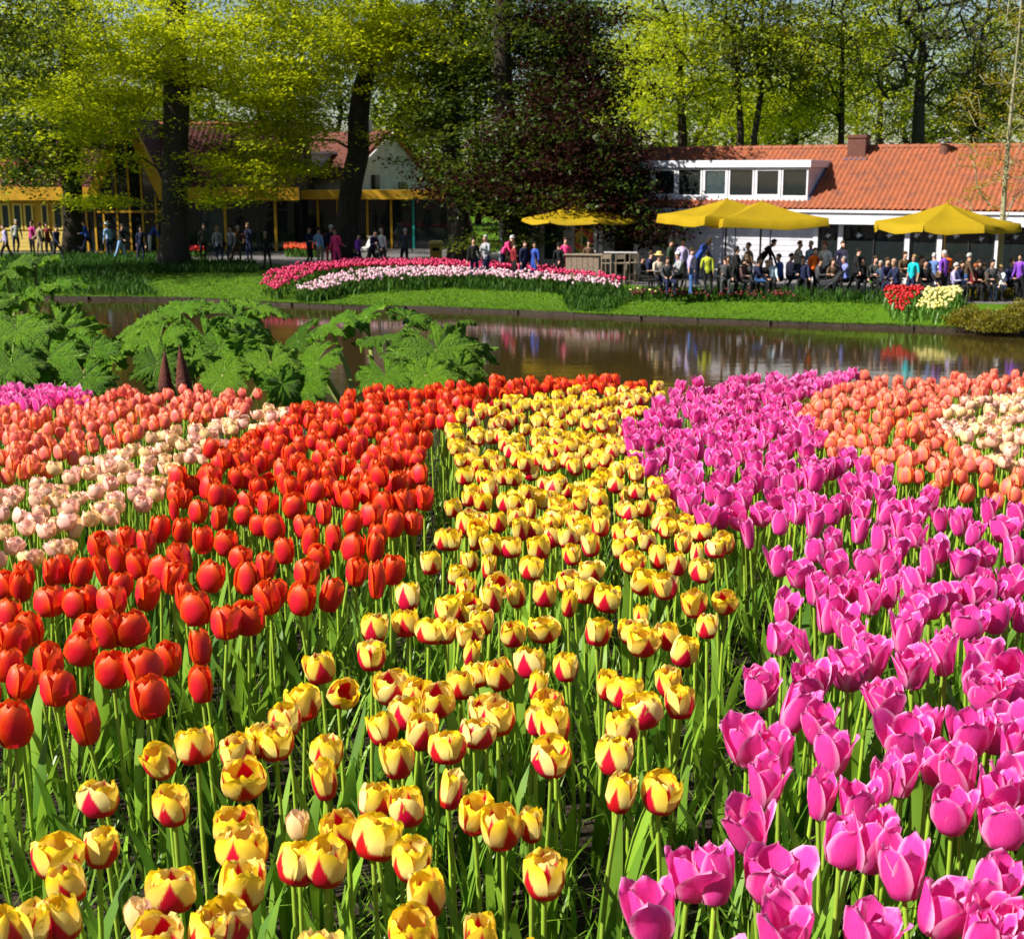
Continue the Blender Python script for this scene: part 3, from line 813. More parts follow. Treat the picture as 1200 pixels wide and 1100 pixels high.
for i, (lab, pts, Y, r0, bl, nc, nl, lm, m2) in enumerate(bgt):
    t = stem_pts(pts[:-1] if i else pts[:5], Y); n = len(t)
    r0 = r0*.8
    rad = [r0*1.25] + [r0*(1 - 0.62*k/(n-1)) for k in range(1, n)]
    tree('woodland_tree', lab, t, rad, [B(a, b_, c, d, Y, e, w) for a, b_, c, d, e, w in bl], nc, nl, 0.2, lm, BARK_DARK if i % 3 else BARK_G, 40+i, (0.7, 0.3), group='trees behind the restaurant', mats2=m2, tip=0.034 if i == 0 else 0.024, wig=0.2)
# wood behind the hall and farther off
rg = np.random.default_rng(77)
far = [(-90, 100), (30, 96), (120, 104), (215, 98), (310, 106), (395, 97), (480, 108), (560, 112), (650, 110), (715, 122), (800, 116), (860, 128), (930, 118), (1000, 130), (1060, 120), (1130, 126), (1200, 116), (1290, 118)]
places = ['above the left end of red roof', 'above the yellow boarded wing', 'above the A-shaped gable', 'above the brown roof ridge', 'above the right end of brown roof',
          'above the roof of white gable house', 'behind the leaning beech', 'behind the mossy trunk', 'behind the copper beech', 'left of the dormer beyond the near trees', 'beyond the left end of dormer',
          'beyond the twin-stemmed tree', 'beyond the brick chimney', 'beyond the slim tree right of chimney', 'beyond the forked bare tree', 'beyond the gold budding tree', 'beyond the thin young tree', 'beyond the right picture edge']
for i, (px, Y) in enumerate(far):
    b0 = at(px, 235, Y); b0[2] = 0
    x = b0[0]; h = 13 + 4*rg.random(); r0 = .2 + .1*rg.random()
    t = [np.array([x, Y, 0]), np.array([x+.1, Y, 2.]), np.array([x+.3*rg.normal(), Y, 5.]), np.array([x+.5*rg.normal(), Y, 8.]), np.array([x+.6*rg.normal(), Y, 11.]), np.array([x, Y, h])]
    bl = [((x, Y, 5.5), (4.2, 3, 3.0), 1.5), ((x, Y, 10), (5.0, 4, 3.8), 2), ((x, Y, 14.5), (4.5, 4, 3.5), 1.4), ((x+2*rg.normal(), Y-1, 3.0), (3.5, 2, 2.0), .7)]
    lm = [LEAF_LIME, LEAF_SPRING, LEAF_OLIVE][i % 3]
    tree('distant_tree', ['pale lime', 'bright green', 'olive green'][i % 3] + ' leafed far tree ' + places[i], t, [r0*1.2, r0, r0*.9, r0*.75, r0*.55, r0*.3], bl, 170, 8000 if i < 9 else 5200, 0.32, lm, BARK_DARK, 100+i, (0.8, 0.3),
         group='far trees closing the view', mats2=([LEAF_OLIVE, LEAF_LIME, LEAF_DEEP][i % 3], .3), tip=0.026)
# undergrowth closing the view under the far crowns
n = 40000
C = np.stack([rg.uniform(-62, 72, n), rg.uniform(132, 140, n), rg.random(n)**1.2*13.0], 1)
C[:, 2] *= (0.6 + 0.4*np.sin(C[:, 0]*0.35 + 1.3*np.sin(C[:, 0]*0.11)))
V, Q = leaf_cloud(C, 0.75, rg, 0.6)
tag(link('distant_woodland', np_mesh('distant_woodland', V, Q, LEAF_FAR)), 'deep green far woodland closing the view between the trunks', 'woodland', kind='stuff')
# ---------------------------------------------------------------- far flower beds and shrubs
def in_poly(px, py, poly):
    poly = np.asarray(poly, float); ins = np.zeros(len(px), bool); j = len(poly)-1
    for i in range(len(poly)):
        xi, yi = poly[i]; xj, yj = poly[j]
        c = ((yi > py) != (yj > py)) & (px < (xj-xi)*(py-yi)/(yj-yi+1e-12) + xi)
        ins ^= c; j = i
    return ins
def sample_poly(poly, z, density, rg):
    """random places (X, Y) of the area that the picture shows inside poly, at height z"""
    W = []
    for x, y in poly:
        g = 0.0
        for _ in range(12):
            q = on_z(x, y, z+g); g = 0.5*g + 0.5*float(lawn_z(q[0], q[1]))
        W.append((q[0], max(q[1], float(shore_y(q[0]))+0.25)))
    W = np.array(W)
    lo, hi = W.min(0), W.max(0)
    n = int(density*np.prod(hi-lo))
    P = lo + rg.random((n, 2))*(hi-lo)
    return P[in_poly(P[:, 0], P[:, 1], W)]
def blades(P, z, h, w, rg, lean=0.35, curl=0.25):
    """upright lance leaves: three quads each, bent over"""
    n = len(P)
    a = rg.random(n)*2*math.pi; d = np.stack([np.cos(a), np.sin(a)], 1); s = np.stack([-d[:, 1], d[:, 0]], 1)
    hh = h*(0.6+0.6*rg.random(n)); ww = w*(0.6+0.7*rg.random(n)); le = lean*rg.random(n)
    lv = []
    for t, wf in ((0, 0.55), (0.4, 1.0), (0.75, 0.75), (1.0, 0.06)):
        out = (le*t + curl*t*t*rg.random(n))*hh
        zz = hh*t*np.sqrt(np.clip(1-(le*t)**2, 0.2, 1)) - curl*0.3*t**3*hh
        c = np.stack([P[:, 0]+d[:, 0]*out, P[:, 1]+d[:, 1]*out, z+zz], 1)
        o = np.concatenate([s*(ww*wf*0.5)[:, None], np.zeros((n, 1))], 1)
        lv += [c-o, c+o]
    V = np.stack(lv, 1).reshape(-1, 3)
    b = (np.arange(n)*8)[:, None]
    Q = np.concatenate([b+np.array([[0, 1, 3, 2]]), b+np.array([[2, 3, 5, 4]]), b+np.array([[4, 5, 7, 6]])])
    return V, Q
def small_heads(P, z, r, h, rg):
    """far tulip heads: six-sided cups with open notched tops"""
    n = len(P)
    prof = [(0.25, 0.0), (0.95, 0.3), (1.0, 0.62), (0.62, 1.0)]
    rr = r*(0.8+0.4*rg.random(n)); hh = h*(0.8+0.4*rg.random(n)); a0 = rg.random(n)*6.28
    zz = z + rg.normal(size=n)*0.035; tx = rg.normal(size=n)*0.15; ty = rg.normal(size=n)*0.15
    lv = []
    for k, (pr, pz) in enumerate(prof):
        for i in range(6):
            a = a0 + i*math.pi/3; notch = (0.18 if (k == 3 and i % 2) else 0.0)
            rad = rr*pr*(1.0 - 0.07*(i % 2))
            lv.append(np.stack([P[:, 0]+rad*np.cos(a)+tx*hh*pz, P[:, 1]+rad*np.sin(a)+ty*hh*pz, zz+hh*(pz-notch)], 1))
    V = np.stack(lv, 1).reshape(-1, 3); b = (np.arange(n)*24)[:, None]; Q = []
    for k in range(3):
        for i in range(6):
            Q.append(b+np.array([[k*6+i, k*6+(i+1) % 6, k*6+6+(i+1) % 6, k*6+6+i]]))
    return V, np.concatenate(Q)
def far_blooms(name, label, poly, zoff, dens, mat, r, h, seed):
    rg = np.random.default_rng(seed)
    P = sample_poly(poly, zoff, dens, rg)
    g = lawn_z(P[:, 0], P[:, 1])
    V, Q = small_heads(P, g+zoff-0.02, r, h, rg)
    o = link(name, np_mesh(name, V, Q, mat, smooth=True)); tag(o, label, 'tulips', kind='stuff')
    return P
def far_leaves(name, label, P, h, w, mat, seed, cat='foliage', lean=.4):
    rg = np.random.default_rng(seed)
    V, Q = blades(P, lawn_z(P[:, 0], P[:, 1]) - 0.01, h, w, rg, lean)
    return tag(link(name, np_mesh(name, V, Q, mat)), label, cat, kind='stuff')

def bloom_far(name, a, c):
    m, nt = new_mat(name); b = NB(nt); b.leafy(b.mix(b.island(), a, c), None, 0.4, 0.4, 0.25); return m
F_CRIM = bloom_far('crimson_pink_petals', (0.55, 0.02, 0.09), (0.80, 0.06, 0.20))
F_PALE = bloom_far('pale_pink_petals', (0.72, 0.38, 0.48), (0.85, 0.66, 0.70))
F_RED = bloom_far('deep_red_petals', (0.42, 0.004, 0.008), (0.68, 0.012, 0.015))
F_YEL = bloom_far('pale_yellow_petals', (0.78, 0.68, 0.18), (0.88, 0.82, 0.40))
F_ORA = bloom_far('orange_red_petals', (0.60, 0.05, 0.01), (0.80, 0.12, 0.02))
F_DRK = bloom_far('maroon_petals', (0.08, 0.006, 0.01), (0.20, 0.015, 0.02))
L_TUL = leaf_mat('tulip_leaf_far', (0.02, 0.06, 0.008), (0.08, 0.17, 0.02), 0.3, 0.6, 1.2, spec=.12)
L_DAF = leaf_mat('daffodil_leaf', (0.014, 0.048, 0.006), (0.055, 0.135, 0.016), 0.3, 0.6, 1.2, spec=.12)

crim = [(303, 333), (316, 318), (350, 311), (420, 304), (520, 305), (640, 313), (735, 327), (735, 330), (640, 318.5), (520, 310.5), (430, 311), (370, 318.5), (330, 335), (312, 343)]
pale = [(330, 350), (345, 337), (385, 323), (440, 315), (540, 313.5), (640, 320.5), (735, 331), (728, 335), (640, 327), (540, 321.5), (450, 325), (400, 332), (365, 343), (345, 353)]
P1 = far_blooms('crimson_tulips', 'curving band of crimson pink tulips on the far bank', crim, 0.46, 42, F_CRIM, 0.052, 0.10, 1)
P2 = far_blooms('pale_pink_tulips', 'curving band of pale pink tulips before the crimson band', pale, 0.44, 48, F_PALE, 0.050, 0.095, 2)
rg = np.random.default_rng(5)
far_leaves('tulip_leaves', 'dark green leaves and stems under the pink bands on the far bank', np.concatenate([P1[::2], P1[1::2]+0.1, P2, P2+rg.normal(size=P2.shape)*0.12, P2+rg.normal(size=P2.shape)*0.2-np.array([0, .25])]), 0.40, 0.055, L_TUL, 3)
ora = [(333, 291), (372, 291), (372, 286), (333, 286)]
P3 = far_blooms('orange_tulips', 'patch of orange red tulips left of the leaning beech trunk', ora, 0.45, 40, F_ORA, 0.06, 0.1, 4)
ora2 = [(219, 293), (242, 293), (242, 289), (219, 289)]
P3b = far_blooms('red_tulips', 'small red tulip patch right of the massive beech trunk', ora2, 0.4, 40, F_RED, 0.06, 0.1, 6)
far_leaves('tulip_leaves', 'green leaves under the orange tulip patch by the beeches', np.concatenate([P3, P3+.1, P3b]), 0.4, 0.06, L_TUL, 7)
redp = [(1034, 346), (1052, 336), (1088, 337), (1082, 350), (1060, 356), (1040, 358)]
yelp = [(1072, 354), (1090, 338), (1124, 338), (1128, 350), (1108, 362), (1078, 361)]
P4 = far_blooms('deep_red_tulips', 'clump of deep red tulips at the pond edge beside pale yellow ones', redp, 0.42, 70, F_RED, 0.050, 0.095, 8)
P5 = far_blooms('pale_yellow_tulips', 'clump of pale yellow tulips between red tulips and golden shrub', yelp, 0.40, 75, F_YEL, 0.050, 0.09, 9)
far_leaves('tulip_leaves', 'fresh green leaves under the red and yellow clumps at pond edge', np.concatenate([P4, P4+.07, P5, P5-.06, P4-np.array([0, .35]), P5-np.array([0, .35])]), 0.40, 0.045, leaf_mat('fresh_tulip_leaf', (0.07, 0.17, 0.02), (0.2, 0.38, 0.06), .3, .4, 1.2), 10)
mar = [(738, 339), (860, 338), (935, 343), (935, 347), (850, 346), (738, 346)]
P6 = far_blooms('maroon_flowers', 'low maroon flowers edging the terrace behind green leaves', mar, 0.28, 26, F_DRK, 0.05, 0.08, 11)
P7 = far_blooms('yellow_flowers', 'scattered small yellow flowers among the maroon edging', mar, 0.33, 1.6, F_YEL, 0.05, 0.07, 12)
daf = [
 ([(-40, 302), (190, 299), (190, 305), (60, 313), (-40, 315)], 75, 'green daffodil leaves behind the lawn left of the massive trunk'),
 ([(80, 313), (150, 306), (300, 310), (302, 319), (180, 320), (150, 328), (100, 329)], 85, 'long strip of green daffodil leaves across the left lawn'),
 ([(88, 328), (165, 326), (182, 346), (110, 349), (88, 346)], 80, 'clump of green daffodil leaves at left pond edge'),
 ([(-40, 318), (85, 315), (85, 346), (-40, 346)], 45, 'green leaves behind the gunnera at far left of lawn'),
 ([(658, 352), (690, 343), (860, 341), (1040, 350), (1036, 356), (860, 352), (742, 352), (712, 364), (668, 363)], 95, 'strip of green daffodil leaves before the terrace'),
 ([(340, 355), (370, 346), (405, 335), (520, 326), (640, 331), (735, 340), (690, 350), (640, 342), (520, 337), (410, 344), (360, 357)], 110, 'dark green leaf fringe in front of pale pink band'),
]
for i, (poly, dn, lab) in enumerate(daf):
    P = sample_poly(poly, 0.05, dn, np.random.default_rng(60+i))
    far_leaves('daffodil_leaves', lab, P, 0.38, 0.045, L_DAF, 70+i)
# short turf blades over the lawn and ragged grass along the water
rgl = np.random.default_rng(88)
lw = [(-60, 349), (100, 351), (220, 352), (310, 357), (400, 361), (500, 363), (600, 367), (700, 372), (850, 378), (950, 382), (1036, 385), (1036, 352), (860, 345), (740, 340), (600, 324), (480, 316), (340, 316), (240, 309), (100, 303), (-60, 302)]
P = sample_poly(lw, 0.0, 150, rgl)
V, Q = blades(P, lawn_z(P[:, 0], P[:, 1]) - .008, 0.07, 0.030, rgl, 1.0, .6)
L_TURF = leaf_mat('turf_blade', (0.030, 0.082, 0.002), (0.115, 0.22, 0.005), 0.3, 0.6, 1.2, patch=.5, pscale=0.6)
tag(link('lawn_grass', np_mesh('lawn_grass', V, Q, L_TURF)), 'short mown turf on the far bank', 'grass', kind='stuff')
Xe = rgl.uniform(-19, 16, 5200); keep = np.sin(Xe*1.7)+np.sin(Xe*4.3+1)+1.6*rgl.normal(size=len(Xe)) > 0.2; Xe = Xe[keep]
P = np.stack([Xe, shore_y(Xe) + np.abs(rgl.normal(size=len(Xe)))*0.10 - 0.03], 1)
V, Q = blades(P, np.full(len(P), -0.53), 0.17, 0.022, rgl, 1.1, .8)
tag(link('bank_grass', np_mesh('bank_grass', V, Q, L_TURF)), 'ragged grass overhanging the board edge of the pond', 'grass', kind='stuff')
# bare soil of the shrub bed on the right
poly = [(1030, 372), (1060, 352), (1135, 345), (1300, 348), (1300, 399), (1200, 391), (1100, 387), (1035, 384)]
W = [on_z(x, y, -0.25) for x, y in poly]
mb = MB(); mb.add([(p[0], max(p[1], shore_y(p[0])+0.12), float(lawn_z(p[0], max(p[1], shore_y(p[0])+.12)))+0.012) for p in W], [tuple(range(len(W)))])
tag(mb.build('shrub_bed_soil', SOIL), 'dark bare soil under the golden shrubs at pond edge', 'soil', kind='structure')
L_SHR = leaf_mat('golden_shrub_leaf', (0.09, 0.08, 0.004), (0.26, 0.22, 0.012), 0.35, 0.5, 1.2, pscale=2.5)
def shrub(name, label, c, r, n, size, mat, seed, stems=7):
    rg = np.random.default_rng(seed)
    root = thing(name, label, 'shrub', c)
    d = rg.normal(size=(n, 3)); d[:, 2] = np.abs(d[:, 2]); d /= np.linalg.norm(d, axis=1)[:, None]
    lump = 1 + 0.20*np.sin(d[:, 0]*7+seed)*np.sin(d[:, 1]*6+d[:, 2]*5) + 0.10*np.sin(d[:, 0]*17)*np.sin(d[:, 2]*15)
    C = d*(rg.random(n)**0.3*lump)[:, None]*np.array(r)
    V, Q = leaf_cloud(C, size, rg, 0.5)
    link('crown', np_mesh('crown', V, Q, mat), root)
    mb = MB()
    for k in range(stems):
        a = rg.random()*6.28; q = np.array([math.cos(a)*r[0]*.6, math.sin(a)*r[1]*.6, r[2]*.75])
        mb.tube([(0.1*q[0], 0.1*q[1], -0.05), q*0.55+np.array([0, 0, .05]), q], [.018, .013, .006], 5)
    mb.build('stem', BARK_DARK, root, smooth=True)
    return root
for i, (px, py, rr, lab) in enumerate(((1138, 372, .75, 'low golden shrub next to pale yellow tulips'), (1168, 376, .85, 'low golden shrub under the thin young tree'), (1203, 372, .9, 'low golden shrub at the right picture edge'), (1160, 357, .8, 'golden shrub growing behind the trunk of the young tree'))):
    c = on_z(px, py, -0.2); c[2] = float(lawn_z(c[0], c[1])) + 0.02
    shrub('golden_shrub', lab, tuple(c), (rr, .8, .55), 6500, 0.055, L_SHR, 30+i)

# ---------------------------------------------------------------- terrace furniture
PARY = None
def mk_fabric(name, col):
    m, nt = new_mat(name); b = NB(nt); v = b.coord('Object')
    n = b.noise(1.6, 3, 0.6, v); c = b.mix(b.lin(n, 0.3, 0.7), tuple(k*0.85 for k in col), col)
    b.leafy(c, None, 0.75, 0.2, 0.35, b.bump(b.noise(5, 3, .6, v), 0.25, 0.05)); return m
PARASOL = mk_fabric('yellow_parasol_fabric', (0.46, 0.31, 0.007))
WOODL = paint('weathered_wood', (0.26, 0.20, 0.14), 0.75, 0.4, 5, bump=0.3, stretch=(1, 1, 6))
POLEW = paint('pale_parasol_pole', (0.42, 0.30, 0.14), 0.5, 0.2, 4)
DARKP = paint('dark_furniture', (0.02, 0.018, 0.017), 0.5, 0.3, 6)
def parasol(label, cxp, apy, Y, half, rise, val, n=8, ph=0.0, pole=None):
    ap = at(cxp, apy, Y)
    root = thing('parasol', label, 'parasol', (ap[0], Y, 0), 0, 'yellow parasols on the terrace')
    za = ap[2]; R = half/math.cos(math.pi/n)
    ring = [(R*math.cos(ph+2*math.pi*k/n), R*math.sin(ph+2*math.pi*k/n)) for k in range(n)]
    for k in range(n):
        a = np.array([*ring[k], za-rise]); c = np.array([*ring[(k+1) % n], za-rise]); top = np.array([0, 0, za])
        V = []; F = []; m = 5
        for i in range(m+1):
            t = i/m
            for j in range(m+1):
                s = j/m
                p = top*(1-t) + (a*(1-s)+c*s)*t
                p[2] -= 0.12*rise*math.sin(math.pi*t) + 0.16*rise*t*math.sin(math.pi*s) + 0.012*math.sin(9*t+7*s+k)*t
                V.append(p)
        for i in range(m):
            for j in range(m):
                q = i*(m+1)+j; F.append((q, q+1, q+m+2, q+m+1))
        o = len(V)
        for j in range(m+1):
            p = V[m*(m+1)+j]; w = 1.01 + 0.015*math.sin(j*2.1+k)
            V.append(np.array([p[0]*w, p[1]*w, p[2]-val*(1+0.12*math.sin(j*1.7+k))]))
        for j in range(m): F.append((m*(m+1)+j, m*(m+1)+j+1, o+j+1, o+j))
        MB().add(V, F).build('canopy_panel', PARASOL, root, smooth=True)
        MB().tube([(0, 0, za-rise*0.55), (ring[k][0]*.97, ring[k][1]*.97, za-rise-0.03)], .014, 5).build('rib', POLEW, root)
    MB().lathe([(0.035, 0.0), (0.035, za-0.02)], 10).build('pole', pole or POLEW, root)
    MB().lathe([(0.05, za-0.03), (0.05, za+0.0), (0.02, za+0.035)], 10).build('finial', PARASOL, root)
    MB().box(-0.4, 0.4, -0.4, 0.4, 0.0, 0.09).build('base', DARKP, root, bevel=0.02)
    return root
parasol('yellow parasol half hidden behind the copper beech leaves', 682, 236, 53, 2.15, 0.62, 0.12, 8, .2)
parasol('yellow parasol over the terrace, front left of the white boarded wall', 852, 233, 47.5, 1.75, 0.55, 0.26, 4, math.pi/4+.35, DARKP)
parasol('yellow parasol overlapping its left neighbour before the white boarded wall', 893, 236, 46.8, 1.75, 0.52, 0.26, 4, math.pi/4+.1, DARKP)
parasol('wide yellow parasol behind the thin young tree', 1110, 238, 45.5, 2.2, 0.62, 0.22, 8, .2)

def chair_proto(mat, label, group):
    t = thing('cafe_chair', label, 'chair', (0, 0, 0), 0, group)
    MB().box(-.22, .22, -.22, .22, .42, .455).build('seat', mat, t, bevel=.01)
    MB().box(-.21, .21, .20, .23, .52, .86).build('backrest', mat, t, bevel=.01)
    for sx in (-1, 1):
        for sy in (-1, 1):
            MB().tube([(sx*.19, sy*.19, 0), (sx*.185, sy*(.19 if sy < 0 else .215), .42 if sy < 0 else .84)], .013, 6).build('leg', METAL, t)
    return t
def copy_tree(o, parent=None):
    c = o.copy(); COL.objects.link(c); c.parent = parent
    for ch in list(o.children): copy_tree(ch, c)
    return c
def table_proto(label, group):
    t = thing('cafe_table', label, 'table', (0, 0, 0), 0, group)
    MB().box(-.4, .4, -.4, .4, .71, .74).build('table_top', paint('grey_table_top', (.22, .2, .19), .5, .2, 4), t, bevel=.008)
    MB().lathe([(.03, .03), (.03, .71)], 10).build('column', METAL, t)
    MB().lathe([(.26, 0), (.25, .02), (.04, .035)], 14).build('base', METAL, t)
    return t
GREEN = paint('lime_green_chair', (.12, .62, .01), .5, .1, 4)
ch0 = chair_proto(DARKP, 'x', 'dark chairs on the terrace'); ta0 = table_proto('x', 'tables on the terrace')
chg = chair_proto(GREEN, 'x', 'lime green chairs')
used = {}
def put(proto, px, Y, label, rz=0.0):
    o = proto if proto.name not in used else copy_tree(proto)
    used[proto.name] = 1
    o.location = (at(px, 330, Y)[0], Y, 0.008); o.rotation_euler = (0, 0, rz); o['label'] = label
    return o
for px, Y, lab in ((779, 46.5, 'square table below the straw-hatted guest'), (852, 47, 'square table behind the woman in yellow green jacket'), (898, 46.8, 'square table left of the walking man in grey sweater'),
                   (975, 47.5, 'square table behind the stroller'), (1022, 47, 'square table with lime green chair'), (1090, 47.3, 'square table right of the woman in turquoise'), (1125, 48, 'square table behind the man in brown jacket'), (1162, 46.8, 'square table behind the thin young tree'), (1195, 47, 'square table at the right picture edge')):
    put(ta0, px, Y, lab)
for px, Y, rz, lab in ((762, 46.3, -1.4, 'dark chair under guest in striped top'), (797, 46.4, 1.4, 'dark chair under guest in white cap'), (868, 47.2, 1.5, 'dark chair right of table behind yellow green jacket'), (835, 47.6, -1.5, 'dark chair left of table behind yellow green jacket'),
                       (884, 46.4, -1.4, 'dark chair under seated guest in navy'), (914, 46.6, 1.5, 'dark chair under seated guest in blue'), (958, 48, -1.4, 'dark chair behind the orange vest'), (992, 47, 1.5, 'dark chair under guest in light blue top'),
                       (1050, 46.6, 1.5, 'dark chair under the bald guest in dark suit'), (1075, 48.2, -1.5, 'dark chair behind the woman in turquoise'), (1143, 46.9, -1.4, 'dark chair under the red-haired guest'), (1157, 46.2, 1.2, 'dark chair under the guest in brown'), (1176, 46.4, 1.3, 'dark chair under guest in white beside young tree'), (1184, 48, -1.5, 'dark chair at right edge')):
    put(ch0, px, Y, lab, rz)
put(chg, 1022, 45.6, 'lime green chair nearer to the path', -1.2)
put(chg, 1032, 46.6, 'lime green chair pushed to the table', 2.0)

# wooden serving counter, fence barrier and high table in the shade
c = at(684, 320, 50.5)
ct = thing('serving_counter', 'weathered wooden serving counter between two dark-clad people', 'counter', (c[0], 50.5, 0.008), -.2)
MB().box(-.62, .62, -.3, .3, 0, 1.02).build('cabinet', WOODL, ct)
for i in range(6): MB().box(-.6+i*.202, -.6+i*.202+.19, -.33, -.303, .05, 1.0).build('board', WOODL, ct, bevel=.006)
MB().box(-.7, .7, -.38, .38, 1.022, 1.07).build('counter_top', WOODL, ct, bevel=.01)
c = at(727, 320, 51)
ht = thing('high_table', 'tall bar table with pale top in the shade beside the counter', 'table', (c[0], 51, 0.008))
MB().box(-.6, .6, -.35, .35, 1.07, 1.11).build('table_top', paint('pale_table_top', (.5, .48, .46), .5, .1, 4), ht, bevel=.01)
for sx in (-1, 1):
    for sy in (-1, 1): MB().box(sx*.52-.03, sx*.52+.03, sy*.28-.03, sy*.28+.03, 0, 1.068).build('leg', WOODL, ht)
MB().box(-.5, .5, -.02, .02, .25, .31).build('footrest', WOODL, ht)
def stool(px, Y, rz, lab):
    c = at(px, 320, Y)
    t = thing('bar_stool', lab, 'stool', (c[0], Y, 0.008), rz, 'wooden bar stools in the shade')
    MB().box(-.19, .19, -.19, .19, .74, .78).build('seat', WOODL, t, bevel=.008)
    for sx in (-1, 1):
        for sy in (-1, 1): MB().box(sx*.165-.02, sx*.165+.02, sy*.165-.02, sy*.165+.02, 0, .738 if sy < 0 else 1.1).build('leg', WOODL, t)
    MB().box(-.14, .14, .15, .18, .92, 1.08).build('backrest', WOODL, t); MB().box(-.14, .14, -.175, -.155, .3, .34).build('rung', WOODL, t)
    return t
stool(711, 50.1, 2.9, 'wooden bar stool in front left of the high table'); stool(726, 50.0, 3.2, 'wooden bar stool centred before the high table')
stool(741, 50.2, 3.4, 'wooden bar stool in front right of the high table')
c = on_z(511, 305, 0)
bn = thing('waste_bin', 'ochre yellow waste bin with rounded lid behind the pink tulips', 'bin', (c[0], c[1], 0.0))
MB().prism([(-.26, 0), (.26, 0), (.28, .72), (-.28, .72)], 'y', -.25, .25).build('body', YEL, bn, bevel=.03)
MB().prism([(-.33, .725), (.33, .725), (.33, .84), (.25, .9), (-.25, .9), (-.33, .84)], 'y', -.3, .3).build('lid', PALEYEL, bn, bevel=.03)
MB().box(-.17, .17, -.262, -.252, .45, .6).build('opening', DARKIN, bn)

# strollers
def stroller(px, Y, rz, hood, lab):
    c = at(px, 330, Y)
    t = thing('stroller', lab, 'stroller', (c[0], Y, 0.008), rz, 'strollers on the path')
    hm = paint('stroller_fabric_' + lab.split()[0], hood, .8, .2, 6)
    MB().prism([(-.15, .42), (.35, .36), (.42, .5), (.0, .58), (-.22, .85), (-.3, .82)], 'x', -.2, .2).build('seat', hm, t, bevel=.02)
    V = []; F = []
    for i in range(7):
        a = math.radians(100 + i*17)
        for x in (-.21, .21): V.append((x, -.02+.33*math.cos(a)*.9, .72+.33*math.sin(a)))
    for i in range(6): F.append((2*i, 2*i+1, 2*i+3, 2*i+2))
    MB().add(V, F).build('hood', hm, t, smooth=True)
    for x in (-.24, .24):
        MB().tube([(x, .42, .12), (x, -.05, .5), (x, -.5, 1.02)], .014, 6).build('side_frame', METAL, t)
        MB().tube([(x, -.35, .14), (x, .0, .55)], .012, 6).build('strut', METAL, t)
        for y, r in ((.42, .10), (-.38, .14)):
            w = MB().lathe([(r*.75, -.02), (r, -.02), (r, .02), (r*.75, .02)], 16).build('wheel', DARKP, t, loc=(x, y, r), rot=(0, math.pi/2, 0))
            MB().lathe([(r*.2, -.015), (r*.7, -.005), (r*.7, .005), (r*.2, .015)], 12).build('hub', METAL, w)
    MB().tube([(-.24, -.5, 1.02), (.24, -.5, 1.02)], .017, 6).build('handle', DARKP, t)
    return t
stroller(976, 44.8, 1.2, (.03, .03, .035), 'black stroller pushed along the path by the walking man in grey')
stroller(91, 66.0, -1.5, (.015, .015, .02), 'dark stroller before the dark trunk pushed by person in blue')
stroller(433, 66.0, 2.6, (.6, .6, .58), 'white hooded stroller behind the pink tulips by the leaning trunk')
# small gull by the path
c = on_z(1022, 345, 0.0)
gl = thing('gull', 'small grey and white gull standing at the edge of paving', 'bird', tuple(c), math.radians(-60))
MB().lathe([(.005, -.2), (.045, -.12), (.075, 0), (.07, .08), (.045, .15), (.03, .19)], 10).build('body', paint('white_plumage', (.75, .75, .75), .8, .1, 9), gl, smooth=True, loc=(0, 0, .2), rot=(math.radians(-70), 0, 0))
MB().lathe([(.01, -.045), (.045, -.015), (.045, .02), (.01, .05)], 10).build('head', paint('white_plumage', (.75, .75, .75)), gl, smooth=True, loc=(0, -.0+.19, .30))
MB().tube([(0, .225, .30), (0, .275, .285)], [.014, .004], 6).build('beak', YEL, gl)
for s in (-1, 1):
    MB().lathe([(.005, -.22), (.03, -.08), (.045, .05), (.01, .13)], 8).build('wing', paint('grey_plumage', (.16, .17, .19), .8, .2, 9), gl, smooth=True, loc=(s*.06, -.03, .215), rot=(math.radians(-72), 0, 0), scale=(.5, 1, 1))
    MB().tube([(s*.03, .0, 0.0), (s*.03, 0, .15)], .006, 5).build('leg', YEL, gl)
